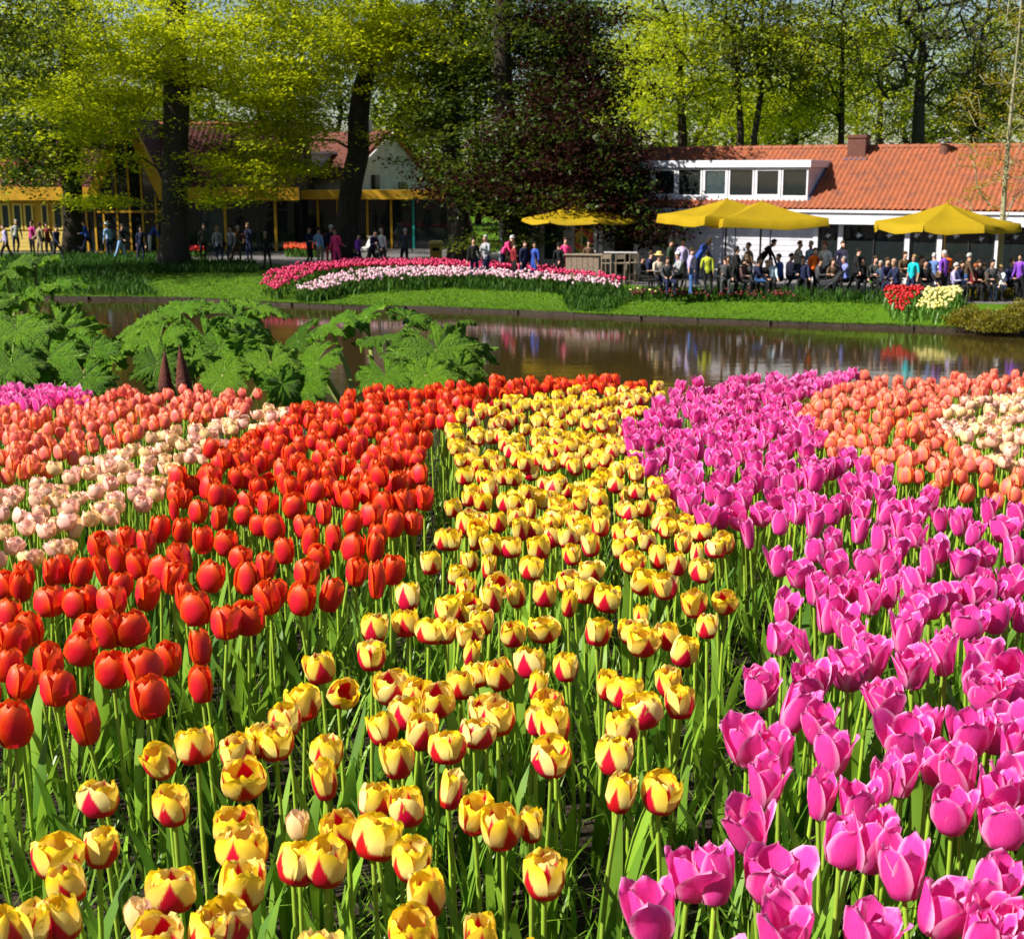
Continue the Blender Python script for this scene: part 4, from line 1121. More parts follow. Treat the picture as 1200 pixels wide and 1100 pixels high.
# ---------------------------------------------------------------- people
def body_mesh(pose, var=0):
    """one continuous skinned body in metres, facing -Y, feet at z=0; slots: skin, top, trousers, shoes, forearms"""
    J = {}; R = {}; E = []; rv = np.random.default_rng(len(pose)*10 + var + ord(pose[0]))
    sway = rv.normal()*0.025; fat = 1 + 0.14*rv.random()*(var > 0)
    def j(n, p, r):
        r = r if hasattr(r, '__len__') else (r, r)
        J[n] = np.array(p, float); R[n] = tuple(q*(fat if n in ('pelvis', 'waist', 'chest') else 1) for q in r)
    lean = {'bend': 0.62, 'walk': 0.08, 'sit': 0.12, 'push': 0.18}.get(pose, 0.0)
    pz = 0.52 if pose == 'sit' else 0.93
    py = 0.05
    def T(p):      # torso point: (x, y, height over pelvis) tilted forward
        x, y, h = p
        return (x + sway*h/0.5 + 0.02*np.sign(sway), py + y*math.cos(lean) - h*math.sin(lean), pz + h*math.cos(lean) + y*math.sin(lean)*0.3)
    j('pelvis', T((0, 0, 0)), (.155, .115)); j('waist', T((0, 0, .16)), (.14, .105)); j('chest', T((0, 0, .36)), (.17, .12)); j('upper', T((0, .0, .48)), (.13, .095))
    j('neck', T((0, -.01, .57)), .055); j('jaw', T((0, -.035, .64)), (.062, .07)); j('face', T((0, -.03, .71)), (.078, .095)); j('crown', T((0, -.015, .785)), (.06, .075)); j('nose', T((0, -.135, .685)), .012)
    E += [('pelvis', 'waist', 1), ('waist', 'chest', 1), ('chest', 'upper', 1), ('upper', 'neck', 0), ('neck', 'jaw', 0), ('jaw', 'face', 0), ('face', 'crown', 0), ('face', 'nose', 0)]
    for s, n in ((-1, 'l'), (1, 'r')):
        j('sh'+n, T((s*.185, 0, .47)), .068)
        sh = J['sh'+n]
        if pose == 'walk': el = sh + np.array([s*.05, s*.10, -.27]); wr = el + np.array([0, s*.08-.12, -.22])
        elif pose == 'sit': el = sh + np.array([s*.05, -.08, -.26]); wr = el + np.array([-s*.06, -.23, .03])
        elif pose == 'bend': el = sh + np.array([s*.03, -.12, -.25]); wr = el + np.array([-s*.05, -.16, -.16])
        elif pose == 'push': el = sh + np.array([s*.04, -.05, -.27]); wr = el + np.array([-s*.02, -.25, -.02])
        elif pose == 'hold': el = sh + np.array([s*.06, -.02, -.27]); wr = el + np.array([-s*.10, -.22, .10])
        else: el = sh + np.array([s*.055, .02, -.28]); wr = el + np.array([s*.0, -.06, -.24])
        if var:
            el = el + rv.normal(size=3)*np.array([.025, .05, .02]); wr = wr + rv.normal(size=3)*np.array([.05, .09, .09])
        j('el'+n, el, .046); j('wr'+n, wr, .033)
        d = (wr-el)/np.linalg.norm(wr-el); hd = wr + d*.085
        j('pa'+n, wr + d*.05, (.04, .03)); j('ha'+n, hd + d*.06, (.025, .018)); j('th'+n, wr + d*.07 + np.array([-s*.045, -.02, 0]), .013)
        E += [('upper', 'sh'+n, 1), ('sh'+n, 'el'+n, 1), ('el'+n, 'wr'+n, 4), ('wr'+n, 'pa'+n, 0), ('pa'+n, 'ha'+n, 0), ('pa'+n, 'th'+n, 0)]
        if pose == 'sit':
            hp = np.array([s*.10, py-.03, pz-.02]); kn = np.array([s*.14, py-.46, pz+.0]); an = np.array([s*.14, py-.43, .09])
        elif pose in ('walk', 'push'):
            hp = np.array([s*.09, py, .88]); kn = np.array([s*.10, py-s*.17-.05, .50]); an = np.array([s*.10, py-s*.27+(.07 if s < 0 else 0), .10 if s > 0 else .13])
        else:
            hp = np.array([s*.09, py, .88]); kn = np.array([s*.115, py-.02, .49]); an = np.array([s*.125, py+.02, .08])
        if var and pose != 'sit':
            kn = kn + rv.normal(size=3)*np.array([.02, .05, .0]); an = an + rv.normal(size=3)*np.array([.05, .08, .0])
        j('hp'+n, hp, .098); j('kn'+n, kn, .064); j('an'+n, an, .043); j('he'+n, an + np.array([0, .04, -.03]), .036); j('to'+n, an + np.array([s*.02, -.16, -.035]), (.036, .03))
        E += [('pelvis', 'hp'+n, 2), ('hp'+n, 'kn'+n, 2), ('kn'+n, 'an'+n, 2), ('an'+n, 'he'+n, 3), ('an'+n, 'to'+n, 3)]
    names = list(J); idx = {n: i for i, n in enumerate(names)}
    me = bpy.data.meshes.new('sk'); me.from_pydata([tuple(J[n]) for n in names], [(idx[a], idx[b]) for a, b, _ in E], [])
    ob = bpy.data.objects.new('sk', me); COL.objects.link(ob)
    sk = ob.modifiers.new('skin', 'SKIN'); sk.use_smooth_shade = True
    for i, n in enumerate(names):
        me.skin_vertices[0].data[i].radius = R[n]; me.skin_vertices[0].data[i].use_root = (n == 'pelvis')
    ss = ob.modifiers.new('sub', 'SUBSURF'); ss.levels = 1; ss.render_levels = 1
    dg = bpy.context.evaluated_depsgraph_get(); dg.update()
    out = bpy.data.meshes.new_from_object(ob.evaluated_get(dg)); out.name = 'person_body'
    bpy.data.objects.remove(ob); bpy.data.meshes.remove(me)
    segA = np.array([J[a] for a, b, _ in E]); segB = np.array([J[b] for a, b, _ in E]); sm_ = np.array([m for *_, m in E])
    rad = np.array([(np.mean(R[a])+np.mean(R[b]))/2 for a, b, _ in E])
    out.materials.clear()
    for m in ('skin', 'top', 'bottom', 'shoe', 'sleeve'): out.materials.append(PLACE)
    cen = np.array([p.center[:] for p in out.polygons])
    AB = segB-segA; L2 = (AB**2).sum(1)
    t = np.clip(((cen[:, None]-segA[None])*AB[None]).sum(2)/L2[None], 0, 1)
    dist = np.linalg.norm(cen[:, None]-(segA[None]+t[..., None]*AB[None]), axis=2)/rad[None]
    out.polygons.foreach_set('material_index', sm_[np.argmin(dist, 1)].astype(np.int32))
    out.polygons.foreach_set('use_smooth', np.ones(len(out.polygons), bool))
    out.update()
    hc = (J['face']+J['crown'])/2
    return out, hc, lean
PLACE = paint('cloth_placeholder', (.3, .3, .3))
POSES = {p: [body_mesh(p, v) for v in range(3)] for p in ('stand', 'walk', 'sit', 'bend', 'push', 'hold')}
def hair_mesh(long):
    V = []; F = []; ns, nr = 14, 7
    for i in range(nr):
        for k in range(ns):
            a = 2*math.pi*k/ns; back = 0.5 - 0.5*math.sin(a)*-1     # 0 front (-Y) .. 1 back
            lim = math.radians(62 + (95 if long else 52)*back*1.0)
            th = lim*i/(nr-1)
            r = 1.0 + 0.05*math.sin(a*5+i)
            V.append((.092*r*math.sin(min(th, math.pi*.62))*math.cos(a)*1.02, .115*r*math.sin(min(th, math.pi*.62))*math.sin(a)*1.0, .115*r*math.cos(th) if th < 1.9 else .115*math.cos(1.9)-(th-1.9)*.16))
    for i in range(nr-1):
        for k in range(ns): F.append((i*ns+k, i*ns+(k+1) % ns, (i+1)*ns+(k+1) % ns, (i+1)*ns+k))
    return MB().add(V, F).mesh('hair', [PLACE], True)
HAIR_S, HAIR_L = hair_mesh(False), hair_mesh(True)
HATM = MB().lathe([(.19, .0), (.185, .012), (.105, .02), (.10, .09), (.07, .125), (.01, .13)], 18).mesh('hat', [PLACE], True)
CAPM = MB().lathe([(.105, -.01), (.104, .03), (.085, .085), (.04, .115), (.01, .12)], 16).mesh('cap', [PLACE], True)
def cloth(c):
    k = 'cloth_%d_%d_%d' % tuple(int(round(v*255)) for v in c)
    return paint(k, c, .8, .3, 9, spec=.2, bump=.35, bscale=14)
SKINT = [paint('skin_fair', (.55, .31, .22), .5, .1, 12), paint('skin_tan', (.42, .23, .15), .5, .1, 12)]
NAVY, BLUE, SKYB, WHT, BLK, GRY, DGRY, RED_, PNK, MAG, PUR, LAV, TEAL, BRN, KHA, ORG, LIM, JEAN, DRED = (.015, .02, .06), (.03, .08, .40), (.22, .36, .62), (.7, .7, .7), (.012, .012, .013), (.33, .34, .36), (.06, .06, .065), (.5, .02, .03), (.75, .05, .20), (.45, .03, .20), (.22, .06, .50), (.42, .36, .62), (.01, .50, .55), (.10, .06, .035), (.28, .22, .13), (.85, .14, .01), (.42, .46, .03), (.05, .12, .32), (.20, .015, .02)
HB, HG, HBLK, HBLD, HRED = (.05, .028, .015), (.42, .41, .40), (.012, .01, .009), (.36, .24, .10), (.30, .08, .02)
def person(px, hy, pose, rz, top, bot, hair, label, sleeve=None, hat=None, long=False, hgt=1.70, shoe=BLK, Y=None):
    """stands where a figure of that height has its head top at picture row hy"""
    me, hc, lean = POSES[pose][(int(px)*7 + int(hy)) % 3]
    topz = {'stand': 1.77, 'hold': 1.77, 'walk': 1.77, 'push': 1.75, 'bend': 1.62, 'sit': 1.36}[pose]*hgt/1.77
    if Y is None:
        d = ray(px, hy); t = (topz-CAMZ)/d[2]; Y = d[1]*t
        Ymin = np.interp(px, [0, 420, 540, 745, 760, 1030, 1060, 1200], [58, 58, 51, 50.5, 45.6, 45.6, 43.4, 43.4])
        if Y < Ymin:
            Y = Ymin; zt = CAMZ + d[2]*Y/d[1]; hgt = max(1.42, hgt*zt/topz)
    x = at(px, hy, Y)[0]
    o = link('person', me, None, loc=(x, Y, 0.008), rot=(0, 0, rz), scale=hgt/1.77)
    tag(o, label, 'person')
    ms = [SKINT[int(px) % 2], cloth(top), cloth(bot), cloth(shoe), SKINT[int(px) % 2] if sleeve == 'short' else cloth(top)]
    for i, m in enumerate(ms):
        o.material_slots[i].link = 'OBJECT'; o.material_slots[i].material = m
    if hat is not None:
        shape, col = hat
        h = link('hat', HATM if shape == 'brim' else CAPM, o, loc=tuple(hc + np.array([0, 0, .035])), rot=(lean*.6, 0, 0))
        h.material_slots[0].link = 'OBJECT'; h.material_slots[0].material = cloth(col)
    h = link('hair', HAIR_L if long else HAIR_S, o, loc=tuple(hc + np.array([0, .010, .004])), rot=(lean*.6, 0, 0), scale=(.93, .93, .96))
    h.material_slots[0].link = 'OBJECT'; h.material_slots[0].material = cloth(hair)
    if (int(px)*13) % 5 in (0, 3) and pose in ('stand', 'walk', 'hold'):
        s = 1 if int(px) % 2 else -1
        bm = MB().prism([(-.11, 0), (.11, 0), (.13, .20), (-.13, .20)], 'x', s*.25-.05, s*.25+.05)
        bm.tube([(s*.25, -.1, .19), (s*.10, -.16, .45), (-s*.10, -.02, .62), (s*.10, .17, .45), (s*.25, .1, .19)], .012, 5)
        bm.build('shoulder_bag', cloth([BRN, BLK, NAVY, DRED, KHA][int(px) % 5]), o, loc=(0, .05, .84))
    return o
L_, R_, F_, B_ = -1.5, 1.5, 0.0, 3.14
PEOPLE = [
 # along the yellow wing, left
 (17, 258, 'stand', .5, GRY, NAVY, HG, 'person in pale grey top at far left before yellow wing', {}),
 (35, 259, 'stand', -.6, MAG, BLK, HB, 'person in magenta jacket before the yellow boarded wall', {}),
 (46, 261, 'stand', 2.6, KHA, KHA, HB, 'person in khaki coat before the yellow boarded wall', {}),
 (55, 261, 'stand', .3, DRED, DGRY, HBLK, 'person in dark red jacket before the yellow boarded wall', {}),
 (66, 264, 'walk', 1.2, NAVY, DGRY, HBLK, 'person in navy jacket nearest the dark trunk', {}),
 (4, 263, 'walk', -1.4, LAV, BLK, HB, 'person in lilac top cut by the left picture edge', {}),
 (100, 259, 'push', -1.5, BLUE, NAVY, HB, 'person in bright blue pushing dark stroller past the dark trunk', {}),
 (126, 261, 'stand', -2.2, SKYB, NAVY, HG, 'man in light blue shirt and pale hat below the A-shaped gable', dict(hat=('brim', (.5, .5, .48)))),
 (141, 263, 'walk', 1.3, BLK, SKYB, HB, 'person in black top and pale jeans below the A-shaped gable', {}),
 (163, 265, 'stand', 0, NAVY, NAVY, HBLK, 'person in dark navy left of the massive beech trunk', {}),
 (175, 261, 'bend', 1.9, BLUE, WHT, HB, 'person in blue top and white trousers stooping by the massive trunk', {}),
 # between the two beeches
 (237, 263, 'stand', .4, DGRY, BLK, HB, 'person in dark grey right of massive beech trunk', {}),
 (256, 265, 'stand', 2.9, GRY, NAVY, HBLD, 'fair-haired person in light grey jacket and dark jeans on path', dict(long=True)),
 (268, 265, 'stand', -.5, GRY, DGRY, HBLK, 'dark-haired person in grey behind the light grey jacket', {}),
 (277, 265, 'walk', 1.4, BRN, BRN, HG, 'person in brown coat striding between the beeches', {}),
 (290, 262, 'hold', -.6, NAVY, NAVY, HBLD, 'fair-haired person in navy holding something white near chest', {}),
 (311, 272, 'stand', -.3, BLK, BLK, HG, 'shorter person in black with bag before the pink tulip end', dict(hgt=1.55)),
 (363, 266, 'hold', 1.2, NAVY, BLK, HBLK, 'person in navy with bare arms left of the leaning trunk', dict(sleeve='short')),
 (375, 267, 'stand', 2.6, SKYB, KHA, HBLK, 'man in sky blue shirt and khaki trousers by the leaning trunk', {}),
 (386, 265, 'stand', .6, NAVY, RED_, HG, 'person in white cap and red trousers by the leaning trunk', dict(hat=('cap', WHT))),
 (393, 268, 'stand', -.4, PNK, PNK, HB, 'person in bright pink half behind the leaning trunk', {}),
 # by the pavilion
 (420, 274, 'walk', 1.2, PUR, NAVY, HBLK, 'person in purple just right of the leaning trunk', {}),
 (436, 270, 'push', 1.0, NAVY, BLK, HBLK, 'person in navy behind the white hooded stroller', {}),
 (449, 268, 'stand', 2.5, WHT, DGRY, HG, 'person in white coat before the glazed pavilion', {}),
 (474, 268, 'stand', 3.0, (.03, .04, .06), BLK, HG, 'person in slate jacket before the teal post', {}),
 (556, 279, 'stand', .2, BLK, NAVY, HBLK, 'person in black in shade right of the yellow bin', {}),
 (569, 276, 'hold', -.8, GRY, NAVY, HG, 'grey-haired person in pale top in shade by the mossy trunk', {}),
 (590, 277, 'bend', 1.3, PNK, NAVY, HG, 'person in pink jacket and white cap leaning over a table', dict(hat=('cap', WHT))),
 (604, 284, 'stand', 2.0, DRED, BLK, HB, 'person in dark red behind the pink jacket', {}),
 (625, 284, 'stand', -.9, BLUE, BLUE, HBLK, 'person in bright blue top and trousers by the poster window', {}),
 (614, 283, 'stand', .8, NAVY, NAVY, HB, 'person in navy left of the bright blue outfit', {}),
 (657, 285, 'stand', 2.8, BLK, BLK, HBLK, 'person all in black left of the wooden counter', {}),
 (664, 279, 'stand', .2, PNK, DGRY, HB, 'person in pink top behind the black-clad one', {}),
 (691, 282, 'stand', 0, BRN, BLK, HBLK, 'person in open dark coat with tan top right of counter', {}),
 # terrace
 (762, 294, 'sit', 1.3, NAVY, BLK, HB, 'seated guest in navy striped top below copper leaves', {}),
 (774, 287, 'sit', .4, (.5, .42, .33), NAVY, HB, 'seated guest in straw hat and pale top', dict(hat=('brim', (.62, .45, .16)), Y=46.9)),
 (797, 296, 'sit', -1.3, GRY, BLK, HB, 'seated guest in white cap', dict(hat=('cap', WHT))),
 (787, 281, 'stand', 1.2, (.03, .05, .03), BLK, HBLK, 'dark-clad person standing behind the seated straw hat', {}),
 (799, 280, 'stand', -.3, LAV, BLK, HBLK, 'person in lilac top standing before the left edge of white wall', {}),
 (819, 279, 'bend', 1.2, BLUE, NAVY, HG, 'grey-haired man in blue bending over table before white wall', dict(hgt=1.85)),
 (812, 291, 'stand', 1.4, LAV, JEAN, HB, 'woman in lilac shirt and blue jeans at the terrace edge', dict(sleeve='short')),
 (831, 293, 'stand', 3.0, LIM, BLK, HBLK, 'long-haired woman in yellow green jacket seen from behind', dict(long=True)),
 (848, 301, 'sit', 3.0, DGRY, BLK, HBLK, 'seated guest in dark grey right of yellow green jacket', {}),
 (865, 289, 'hold', 1.3, BLK, BLK, HBLK, 'long-haired woman in black before the white wall', dict(long=True)),
 (877, 285, 'stand', -1.2, BRN, DGRY, HB, 'person in brown facing the woman in black', {}),
 (893, 281, 'bend', 1.5, BLK, BLK, HBLK, 'person in black leaning over table before white wall', dict(hgt=1.85)),
 (889, 301, 'sit', 1.3, NAVY, JEAN, HB, 'seated guest in navy top and jeans left of the table', {}),
 (906, 302, 'sit', -.3, (.4, .5, .6), BLK, HB, 'seated guest in pale blue facing the pond', {}),
 (915, 298, 'sit', -1.3, BLUE, BLK, HB, 'seated guest in bright blue right of the table', {}),
 (927, 297, 'sit', 1.0, LAV, NAVY, HBLK, 'seated guest in lavender just left of walking man', {}),
 (937, 283, 'walk', 1.4, (.40, .42, .44), BLK, HB, 'man in pale grey sweater and black trousers walking on path', {}),
 (951, 283, 'stand', -.9, SKYB, NAVY, HG, 'person in sky blue behind the orange vest', {}),
 (954, 291, 'stand', .4, ORG, BLK, HB, 'person in bright orange vest', {}),
 (968, 284, 'stand', -.6, WHT, NAVY, HRED, 'red-haired person in white top', dict(sleeve='short')),
 (986, 283, 'stand', .3, LAV, DGRY, HB, 'man in lavender shirt before the glazed front', {}),
 (992, 300, 'sit', -1.3, (.20, .24, .62), BLK, HG, 'seated guest in violet blue top right of stroller', {}),
 (1006, 291, 'walk', 1.2, BLK, BLK, HBLK, 'person in black striding along the path', dict(hgt=1.78)),
 (1040, 302, 'sit', .5, NAVY, BLK, HB, 'seated guest in navy behind the lime green chair', {}),
 (1051, 304, 'sit', -1.2, NAVY, NAVY, (.5, .3, .22), 'bald seated guest in dark suit', {}),
 (1028, 300, 'sit', .2, (.05, .05, .05), BLK, HB, 'seated guest in dark top next to white post', {}),
 (1062, 297, 'sit', .3, BRN, BLK, HB, 'seated guest in brown behind the turquoise top', dict(Y=47.8)),
 (1069, 299, 'stand', -.9, TEAL, NAVY, HBLD, 'fair-haired woman in turquoise top by the red tulips', dict(sleeve='short', hgt=1.62)),
 (1080, 300, 'sit', .8, DGRY, BLK, HB, 'seated guest in dark grey right of the turquoise top', {}),
 (1098, 297, 'stand', 2.7, (.12, .2, .45), NAVY, HG, 'grey-haired person in blue vest below wide parasol', {}),
 (1105, 294, 'stand', -2.5, PUR, BLK, HG, 'grey-haired person in purple below wide parasol', {}),
 (1112, 303, 'sit', -.8, ORG, BLK, HB, 'seated guest in orange below wide parasol', dict(Y=48.5)),
 (1120, 308, 'sit', 1.0, LAV, BLK, HG, 'seated guest in lavender right of the orange one', {}),
 (1135, 297, 'walk', 1.5, BRN, JEAN, HG, 'grey-haired man in brown jacket and jeans walking right', {}),
 (1142, 309, 'sit', 1.3, DRED, BLK, HRED, 'red-haired seated guest in dark red', {}),
 (1156, 309, 'sit', -1.2, BRN, BLK, HB, 'seated guest in brown left of the young tree', {}),
 (1176, 311, 'sit', -1.2, WHT, SKYB, HBLD, 'seated guest in white behind the thin young trunk', {}),
 (1187, 303, 'sit', .5, NAVY, BLK, HB, 'seated guest in navy right of the thin young trunk', {}),
 (753, 300, 'sit', 1.0, BLK, BLK, HBLK, 'seated guest in black at the left end of terrace', {}),
 (783, 301, 'sit', .2, DGRY, NAVY, HB, 'seated guest in dark grey between straw hat and white cap', {}),
 (857, 300, 'sit', -.6, BLK, DGRY, HB, 'seated guest in black right of the seated dark grey guest', {}),
 (872, 303, 'sit', .9, (.10, .05, .05), BLK, HBLK, 'seated guest in maroon before the white wall', {}),
 (899, 305, 'sit', .4, BLK, BLK, HBLD, 'fair-haired seated guest in black left of pale blue top', {}),
 (944, 300, 'sit', -.4, NAVY, BLK, HB, 'seated guest in navy just left of the orange vest', {}),
 (961, 302, 'sit', 1.1, DGRY, BLK, HBLK, 'seated guest in dark grey just right of orange vest', {}),
 (978, 303, 'sit', .2, BRN, BLK, HB, 'seated guest in brown behind the stroller', {}),
 (1014, 302, 'sit', -.5, BLK, BLK, HBLK, 'seated guest in black right of the striding figure', {}),
 (1035, 306, 'sit', -1.0, (.05, .07, .12), BLK, HG, 'grey-haired seated guest in dark blue by lime green chair', {}),
 (1087, 304, 'sit', .1, BLK, BLK, HBLK, 'seated guest in black left of the blue vest', {}),
 (1127, 305, 'sit', .7, NAVY, BLK, HBLK, 'seated guest in navy left of the brown jacket', {}),
 (1149, 305, 'sit', .3, BLK, BLK, HB, 'seated guest in black between red hair and brown top', {}),
 (1165, 304, 'sit', .2, DGRY, BLK, HBLK, 'seated guest in dark grey just left of young trunk', {}),
 (1197, 298, 'stand', -.8, PUR, BLK, HBLK, 'person in purple at the right picture edge', {}),
]
for px, hy, pose, rz, top, bot, hair, lab, kw in PEOPLE:
    person(px, hy, pose, rz, top, bot, hair, lab, **kw)
# ---------------------------------------------------------------- giant-leaved plants on the near bank
def mk_gunnera():
    m, nt = new_mat('giant_leaf'); b = NB(nt)
    uv = b.n('ShaderNodeSeparateXYZ'); nt.links.new(b.coord('UV'), uv.inputs[0]); u, v = uv.outputs[0], uv.outputs[1]
    vein = b.math('ABSOLUTE', b.math('SINE', b.math('MULTIPLY', u, 7*math.pi)))
    vf = b.sstep(vein, 0.14, 0.02)
    sub = b.math('ABSOLUTE', b.math('SINE', b.math('ADD', b.math('MULTIPLY', v, 26.0), b.math('MULTIPLY', vein, -6.0))))
    vs = b.math('MULTIPLY', b.sstep(sub, 0.2, 0.03), 0.45)
    n = b.noise(9, 4, 0.6, b.coord('Object')); r = b.orand()
    c = b.mix(b.lin(n, 0.3, 0.7), (0.06, 0.20, 0.005), (0.19, 0.42, 0.012))
    c = b.mix(b.math('MULTIPLY', r, 0.55), c, (0.26, 0.46, 0.02))
    c = b.mix(b.math('MULTIPLY', b.lin(b.math('FRACT', b.math('MULTIPLY', r, 7.3)), .5, 1.0), 0.6), c, (0.03, 0.095, 0.005))
    c = b.mix(b.math('MAXIMUM', vf, vs), c, (0.24, 0.42, 0.04))
    h = b.math('SUBTRACT', b.noise(22, 3, 0.6, b.coord('Object')), b.math('MULTIPLY', b.math('MAXIMUM', vf, vs), 0.8))
    b.leafy(c, None, 0.5, 0.25, 0.28, b.bump(h, 1.0, 0.07)); return m
GUN = mk_gunnera()
GSTALK = paint('prickly_leaf_stalk', (0.20, 0.22, 0.05), 0.7, 0.4, 20, bump=0.5)
SPIKE = paint('rusty_flower_spike', (0.12, 0.03, 0.018), 0.9, 0.5, 30, bump=1.0, bscale=40)
def gunnera_leaf(seed):
    rg = np.random.default_rng(seed)
    ns, rings = 98, [0.0, .12, .3, .5, .68, .82, .92, 1.0]
    th = np.linspace(-0.93*math.pi, 0.93*math.pi, ns+1)
    t01 = (th/(0.93*math.pi)+1)/2
    lobe = np.abs(np.cos(t01*7*math.pi - math.pi/2 + math.pi/2 + math.pi/2))      # 1 between veins' ends
    lob = np.abs(np.sin(t01*7*math.pi))                                          # 0 on a vein
    edge = 1.0 - 0.27*lob**2.0 + 0.06*np.cos(t01*7*math.pi*6) + 0.065*rg.normal(size=ns+1)
    edge *= (0.80 + 0.20*np.cos(th*0.5)**2)
    V = []; UV = []
    ph = rg.random()*6; dr = 0.10 + 0.28*rg.random()
    for k, p in enumerate(rings):
        rr = p*(edge*p + (1-p))
        z = 0.20*p - dr*p**2.6*(1+0.35*np.sin(th*2+ph)) + 0.11*p*(lob-0.5)*(1.2-p*0.4) + 0.035*p*np.sin(t01*7*math.pi*4+9*p)*(0.4+0.6*lob) + 0.05*p*rg.normal(size=ns+1)*(p > .6)
        V.append(np.stack([rr*np.cos(th), rr*np.sin(th), z], 1)); UV.append(np.stack([t01, np.full(ns+1, p)], 1))
    V = np.concatenate(V); UV = np.concatenate(UV); n1 = ns+1
    ii = (np.arange(len(rings)-1)[:, None]*n1 + np.arange(ns)[None]).ravel()
    Q = np.stack([ii, ii+1, ii+n1+1, ii+n1], 1)
    return np_mesh('giant_leaf', V, Q, GUN, uv=UV, smooth=True)
GLEAF = [gunnera_leaf(s) for s in range(5)]
plants = [
 ('gunnera plant with huge lobed leaves at the left picture edge', 40, 12.6,
  [(8, 318, 50, 13.4), (42, 312, 38, 13.6), (28, 352, 56, 12.8), (62, 338, 44, 13.2), (-20, 365, 60, 12.4), (20, 388, 52, 12.0), (70, 388, 58, 12.2), (58, 420, 50, 11.6), (108, 410, 44, 11.8), (15, 428, 52, 11.4), (100, 442, 42, 11.2), (-20, 425, 50, 11.5), (-25, 330, 50, 13.4), (-70, 380, 60, 12.4)]),
 ('gunnera plant with rusty flower spikes in the middle of the near bank', 225, 12.4,
  [(165, 384, 46, 12.6), (213, 366, 44, 13.0), (188, 398, 48, 12.0), (150, 405, 42, 12.2), (240, 395, 44, 12.3), (275, 372, 50, 13.0), (258, 408, 50, 12.0), (300, 362, 42, 13.3), (292, 402, 50, 12.2), (318, 425, 46, 11.4), (262, 440, 42, 11.2), (140, 432, 44, 11.3), (330, 450, 36, 10.9), (185, 425, 38, 11.6), (225, 420, 34, 11.8)]),
 ('gunnera plant with the brightest sunlit leaves before the open water', 450, 12.0,
  [(388, 382, 48, 12.9), (430, 372, 40, 13.2), (455, 398, 50, 12.6), (478, 372, 34, 13.2), (512, 410, 66, 12.0), (548, 405, 44, 12.4), (405, 428, 58, 11.6), (372, 425, 44, 11.8), (452, 440, 44, 11.2), (500, 440, 46, 11.2), (360, 448, 40, 11.0), (430, 455, 40, 10.8), (540, 430, 34, 11.8), (350, 400, 42, 12.4), (530, 384, 36, 13.0)]),
]
rg = np.random.default_rng(404)
for lab, px, Y, leaves in plants:
    bx = at(px, 400, Y)[0]; bz = float(bed_z(bx, Y))
    root = thing('gunnera_plant', lab, 'plant', (bx, Y, bz), 0, 'gunnera plants on the near bank')
    for k, (lx, ly, lr, lY) in enumerate(leaves):
        if ly > 412 and k % 5 == 1: continue
        p = at(lx, ly, lY) - np.array([bx, Y, bz]); r = 0.98*lr*lY/FPX
        out = math.atan2(p[1], p[0])
        az = out + rg.normal()*0.5
        tilt = 0.25 + 0.85*rg.random()
        # the leaf tips outwards and a little to the viewer
        nrm = Vector((math.cos(az)*math.sin(tilt)*0.8 - 0.12, math.sin(az)*math.sin(tilt)*0.6 - 0.42, math.cos(tilt))).normalized()
        tip = Vector((math.cos(az), math.sin(az), -0.3)); tip = (tip - nrm*tip.dot(nrm)).normalized()
        M = Matrix((tip, nrm.cross(tip), nrm)).transposed()
        o = link('leaf', GLEAF[k % 5], root, loc=tuple(p), rot=M.to_euler(), scale=(r, r*(0.9+.2*rg.random()), r*1.05))
        b0 = np.array([0.12*math.cos(out), 0.12*math.sin(out), -0.1])
        mid = b0*0.4 + p*0.6 + np.array([0, 0, 0.08 - 0.1*np.hypot(p[0], p[1])])
        MB().tube([b0, (b0+mid)/2+rg.normal(size=3)*.02, mid, p], [.034, .030, .024, .018], 7).build('leaf_stalk', GSTALK, root, smooth=True)
    if 'rusty' in lab:
        for sx, sy0, sy1 in ((194, 462, 412), (217, 462, 406)):
            a = at(sx, sy0, 10.6); c = at(sx+2, sy1, 10.6); L = c[2]-a[2]
            prof = [(0.02, 0)] + [(L*.19*min(1, t*5+.3)*(1-t)**.75*(1+.16*(i % 2)), L*t) for i, t in enumerate(np.linspace(.04, .95, 16))] + [(.004, L*1.04)]
            MB().lathe(prof, 14).build('flower_spike', SPIKE, root, smooth=True, loc=tuple(a-np.array([bx, Y, bz])), rot=(rg.normal()*.06, rg.normal()*.08, 0))
            MB().tube([tuple(a-np.array([bx, Y, bz])-np.array([0, 0, .6])), tuple(a-np.array([bx, Y, bz])+np.array([0, 0, .03]))], .03, 8).build('spike_stalk', GSTALK, root)

